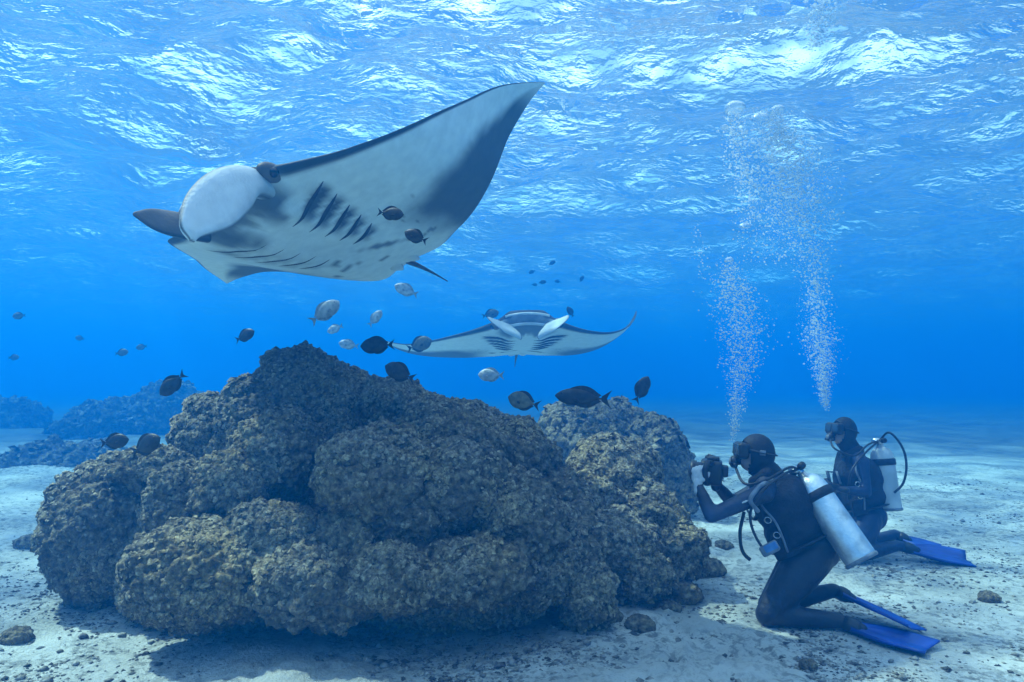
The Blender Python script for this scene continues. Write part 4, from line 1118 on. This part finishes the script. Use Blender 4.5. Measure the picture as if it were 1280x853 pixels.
def cap_mesh(sq, seg=20, rings=9):
    """a rising bubble: round above, flatter and hollow below"""
    mb = MB(); mb.ell((0, 0, 0), (1, 1, .62), seg=seg, rings=rings)
    v = np.concatenate(mb.v); lowr = v[:, 2] < 0
    v[lowr, 2] *= sq
    v[:, :2] *= 1 + .05 * np.sin(3 * np.arctan2(v[:, 1], v[:, 0]))[:, None]
    return mesh_np('bubble', v, mb.f)
def plume(path, n, seed, r_lo, r_hi, Y):
    """scatter points round a path of (px, py, half-width px, weight)"""
    rs = np.random.RandomState(seed); P = np.array(path, float)
    w = .5 * (P[1:, 3] + P[:-1, 3]) * np.hypot(np.diff(P[:, 0]), np.diff(P[:, 1])); k = rs.choice(len(w), n, p=w / w.sum()); t = rs.rand(n)
    q = P[k] * (1 - t)[:, None] + P[k + 1] * t[:, None]
    pos = []
    r = r_lo * (r_hi / r_lo) ** (rs.rand(n) ** 2.4)
    clump = rs.normal(size=(int(n / 14) + 1, 3))[rs.randint(0, int(n / 14) + 1, n)]
    for i in range(n):
        g = .6 * rs.normal(size=3) + .55 * clump[i]
        s = Y / F_PX * q[i, 2]
        pos.append(at(q[i, 0] + g[0] * q[i, 2], q[i, 1] + rs.normal() * 4, Y + g[1] * s))
    r = r * (1 + .7 * np.clip((520 - q[:, 1]) / 380, 0, 1))          # bubbles swell as they rise
    return np.array(pos), r
REAR = [(1032, 508, 3, 1.2), (1030, 480, 7, 1.5), (1026, 440, 13, 2.2), (1022, 410, 14, 1.2), (1020, 360, 11, .8), (1012, 320, 18, .8), (1000, 280, 28, 1.5), (990, 240, 32, 2.6), (982, 200, 28, 3.2), (972, 165, 19, 2.8), (962, 140, 14, .6)]
FRONT = [(917, 545, 3, .8), (919, 515, 6, 1.0), (925, 470, 11, 1.2), (927, 430, 18, 1.6), (925, 390, 21, 1.8), (914, 350, 14, 1.4), (911, 328, 8, .5)]
SIDE = [(960, 330, 26, .5), (945, 280, 20, .5), (930, 220, 14, .9), (920, 170, 11, 1.0), (918, 140, 8, .8)]
FAINT = [(880, 350, 8, 1), (872, 310, 8, 1), (868, 280, 6, .6)]
TOP = [(1016, 60, 8, 1), (1024, 20, 12, 1), (1030, -10, 14, 1)]
sets = [plume(REAR, 9500, 1, .0022, .0100, 6.0), plume(FRONT, 3600, 2, .0018, .0078, 4.5), plume(SIDE, 1700, 3, .0018, .0080, 4.9), plume(FAINT, 70, 4, .003, .007, 5.5), plume(TOP, 420, 5, .004, .014, 6.3)]
pos = np.concatenate([s[0] for s in sets]); rad = np.concatenate([s[1] for s in sets]); own = np.concatenate([np.full(len(s[1]), i) for i, s in enumerate(sets)])
size_px = rad * F_PX / np.maximum(pos[:, 1], .1)
order = np.argsort(-size_px); solo = order[:285]; rest = order[285:]
BLAB = ['air bubble in the tall plume rising from the diver behind', 'air bubble in the plume rising from the photographing diver', 'air bubble in the loose string drifting beside the tall plume', 'air bubble in the faint string beside the plumes', 'air bubble high up under the bright sea surface']
cap = cap_mesh(.35); cap.materials.append(M_BUB)
small = cap_mesh(.7, 10, 6); small.materials.append(M_FROTH)
rs = np.random.RandomState(9)
for i in solo:
    o = obj('bubble', small); o.location = pos[i]; o.scale = (rad[i] * rs.uniform(.9, 1.3),) * 2 + (rad[i] * rs.uniform(.8, 1.2),)
    o.rotation_euler = (rs.normal() * .3, rs.normal() * .3, rs.rand() * 6)
    tag(o, BLAB[own[i]], 'bubble', BLAB[own[i]].replace('air bubble', 'bubbles'))
for px, py, w, Y, lab in ((918, 137, 14, 4.9, 'biggest domed air bubble leading the loose string under the surface'), (950, 149, 12, 5.9, 'large domed bubble heading the tall plume, beside its twin'),
                          (972, 139, 10, 6.0, 'flattened bubble at the very top of the tall plume'), (931, 284, 8, 4.9, 'lone flat dome bubble between the two plumes'),
                          (911, 326, 6, 4.5, 'small dome bubble heading the photographing diver plume'), (906, 160, 5, 4.9, 'little bubble just under the biggest dome bubble'), (1018, 354, 5, 6.0, 'dome bubble midway up the tall plume')):
    o = obj('bubble', cap); o.location = at(px, py, Y); r = w * Y / F_PX; o.scale = (r, r, r * 1.15); o.rotation_euler = (rs.normal() * .15, rs.normal() * .15, rs.rand() * 6)
    tag(o, lab, 'bubble', 'domed bubbles')
bv = np.array(((1, 0, 0), (-1, 0, 0), (0, 1, 0), (0, -1, 0), (0, 0, 1), (0, 0, -1.0))); bf = np.array([(a, b, c) if (a + (b - 2) + (c - 4)) % 2 == 0 else (b, a, c) for a in (0, 1) for b in (2, 3) for c in (4, 5)])
for k, (nm, lab) in enumerate((('bubble_froth', 'cloud of fine bubbles in the tall plume above the diver behind'), ('bubble_froth', 'cloud of fine bubbles in the plume of the photographing diver'), ('bubble_froth', 'loose string of fine bubbles between the plumes'))):
    ids = rest[(own[rest] == k) | ((k == 0) & (own[rest] == 4)) | ((k == 2) & (own[rest] == 3))]
    n = len(ids); sc = rad[ids][:, None, None] * np.array((1, 1, .75)) * rs.uniform(.8, 1.2, (n, 1, 3))
    V = (bv[None] * sc + pos[ids][:, None]).reshape(-1, 3); F = (bf[None] + (np.arange(n) * len(bv))[:, None, None]).reshape(-1, 3)
    tag(obj(nm, mesh_np('bubble_froth', V, F), M_FROTH), lab, None, None, 'stuff')
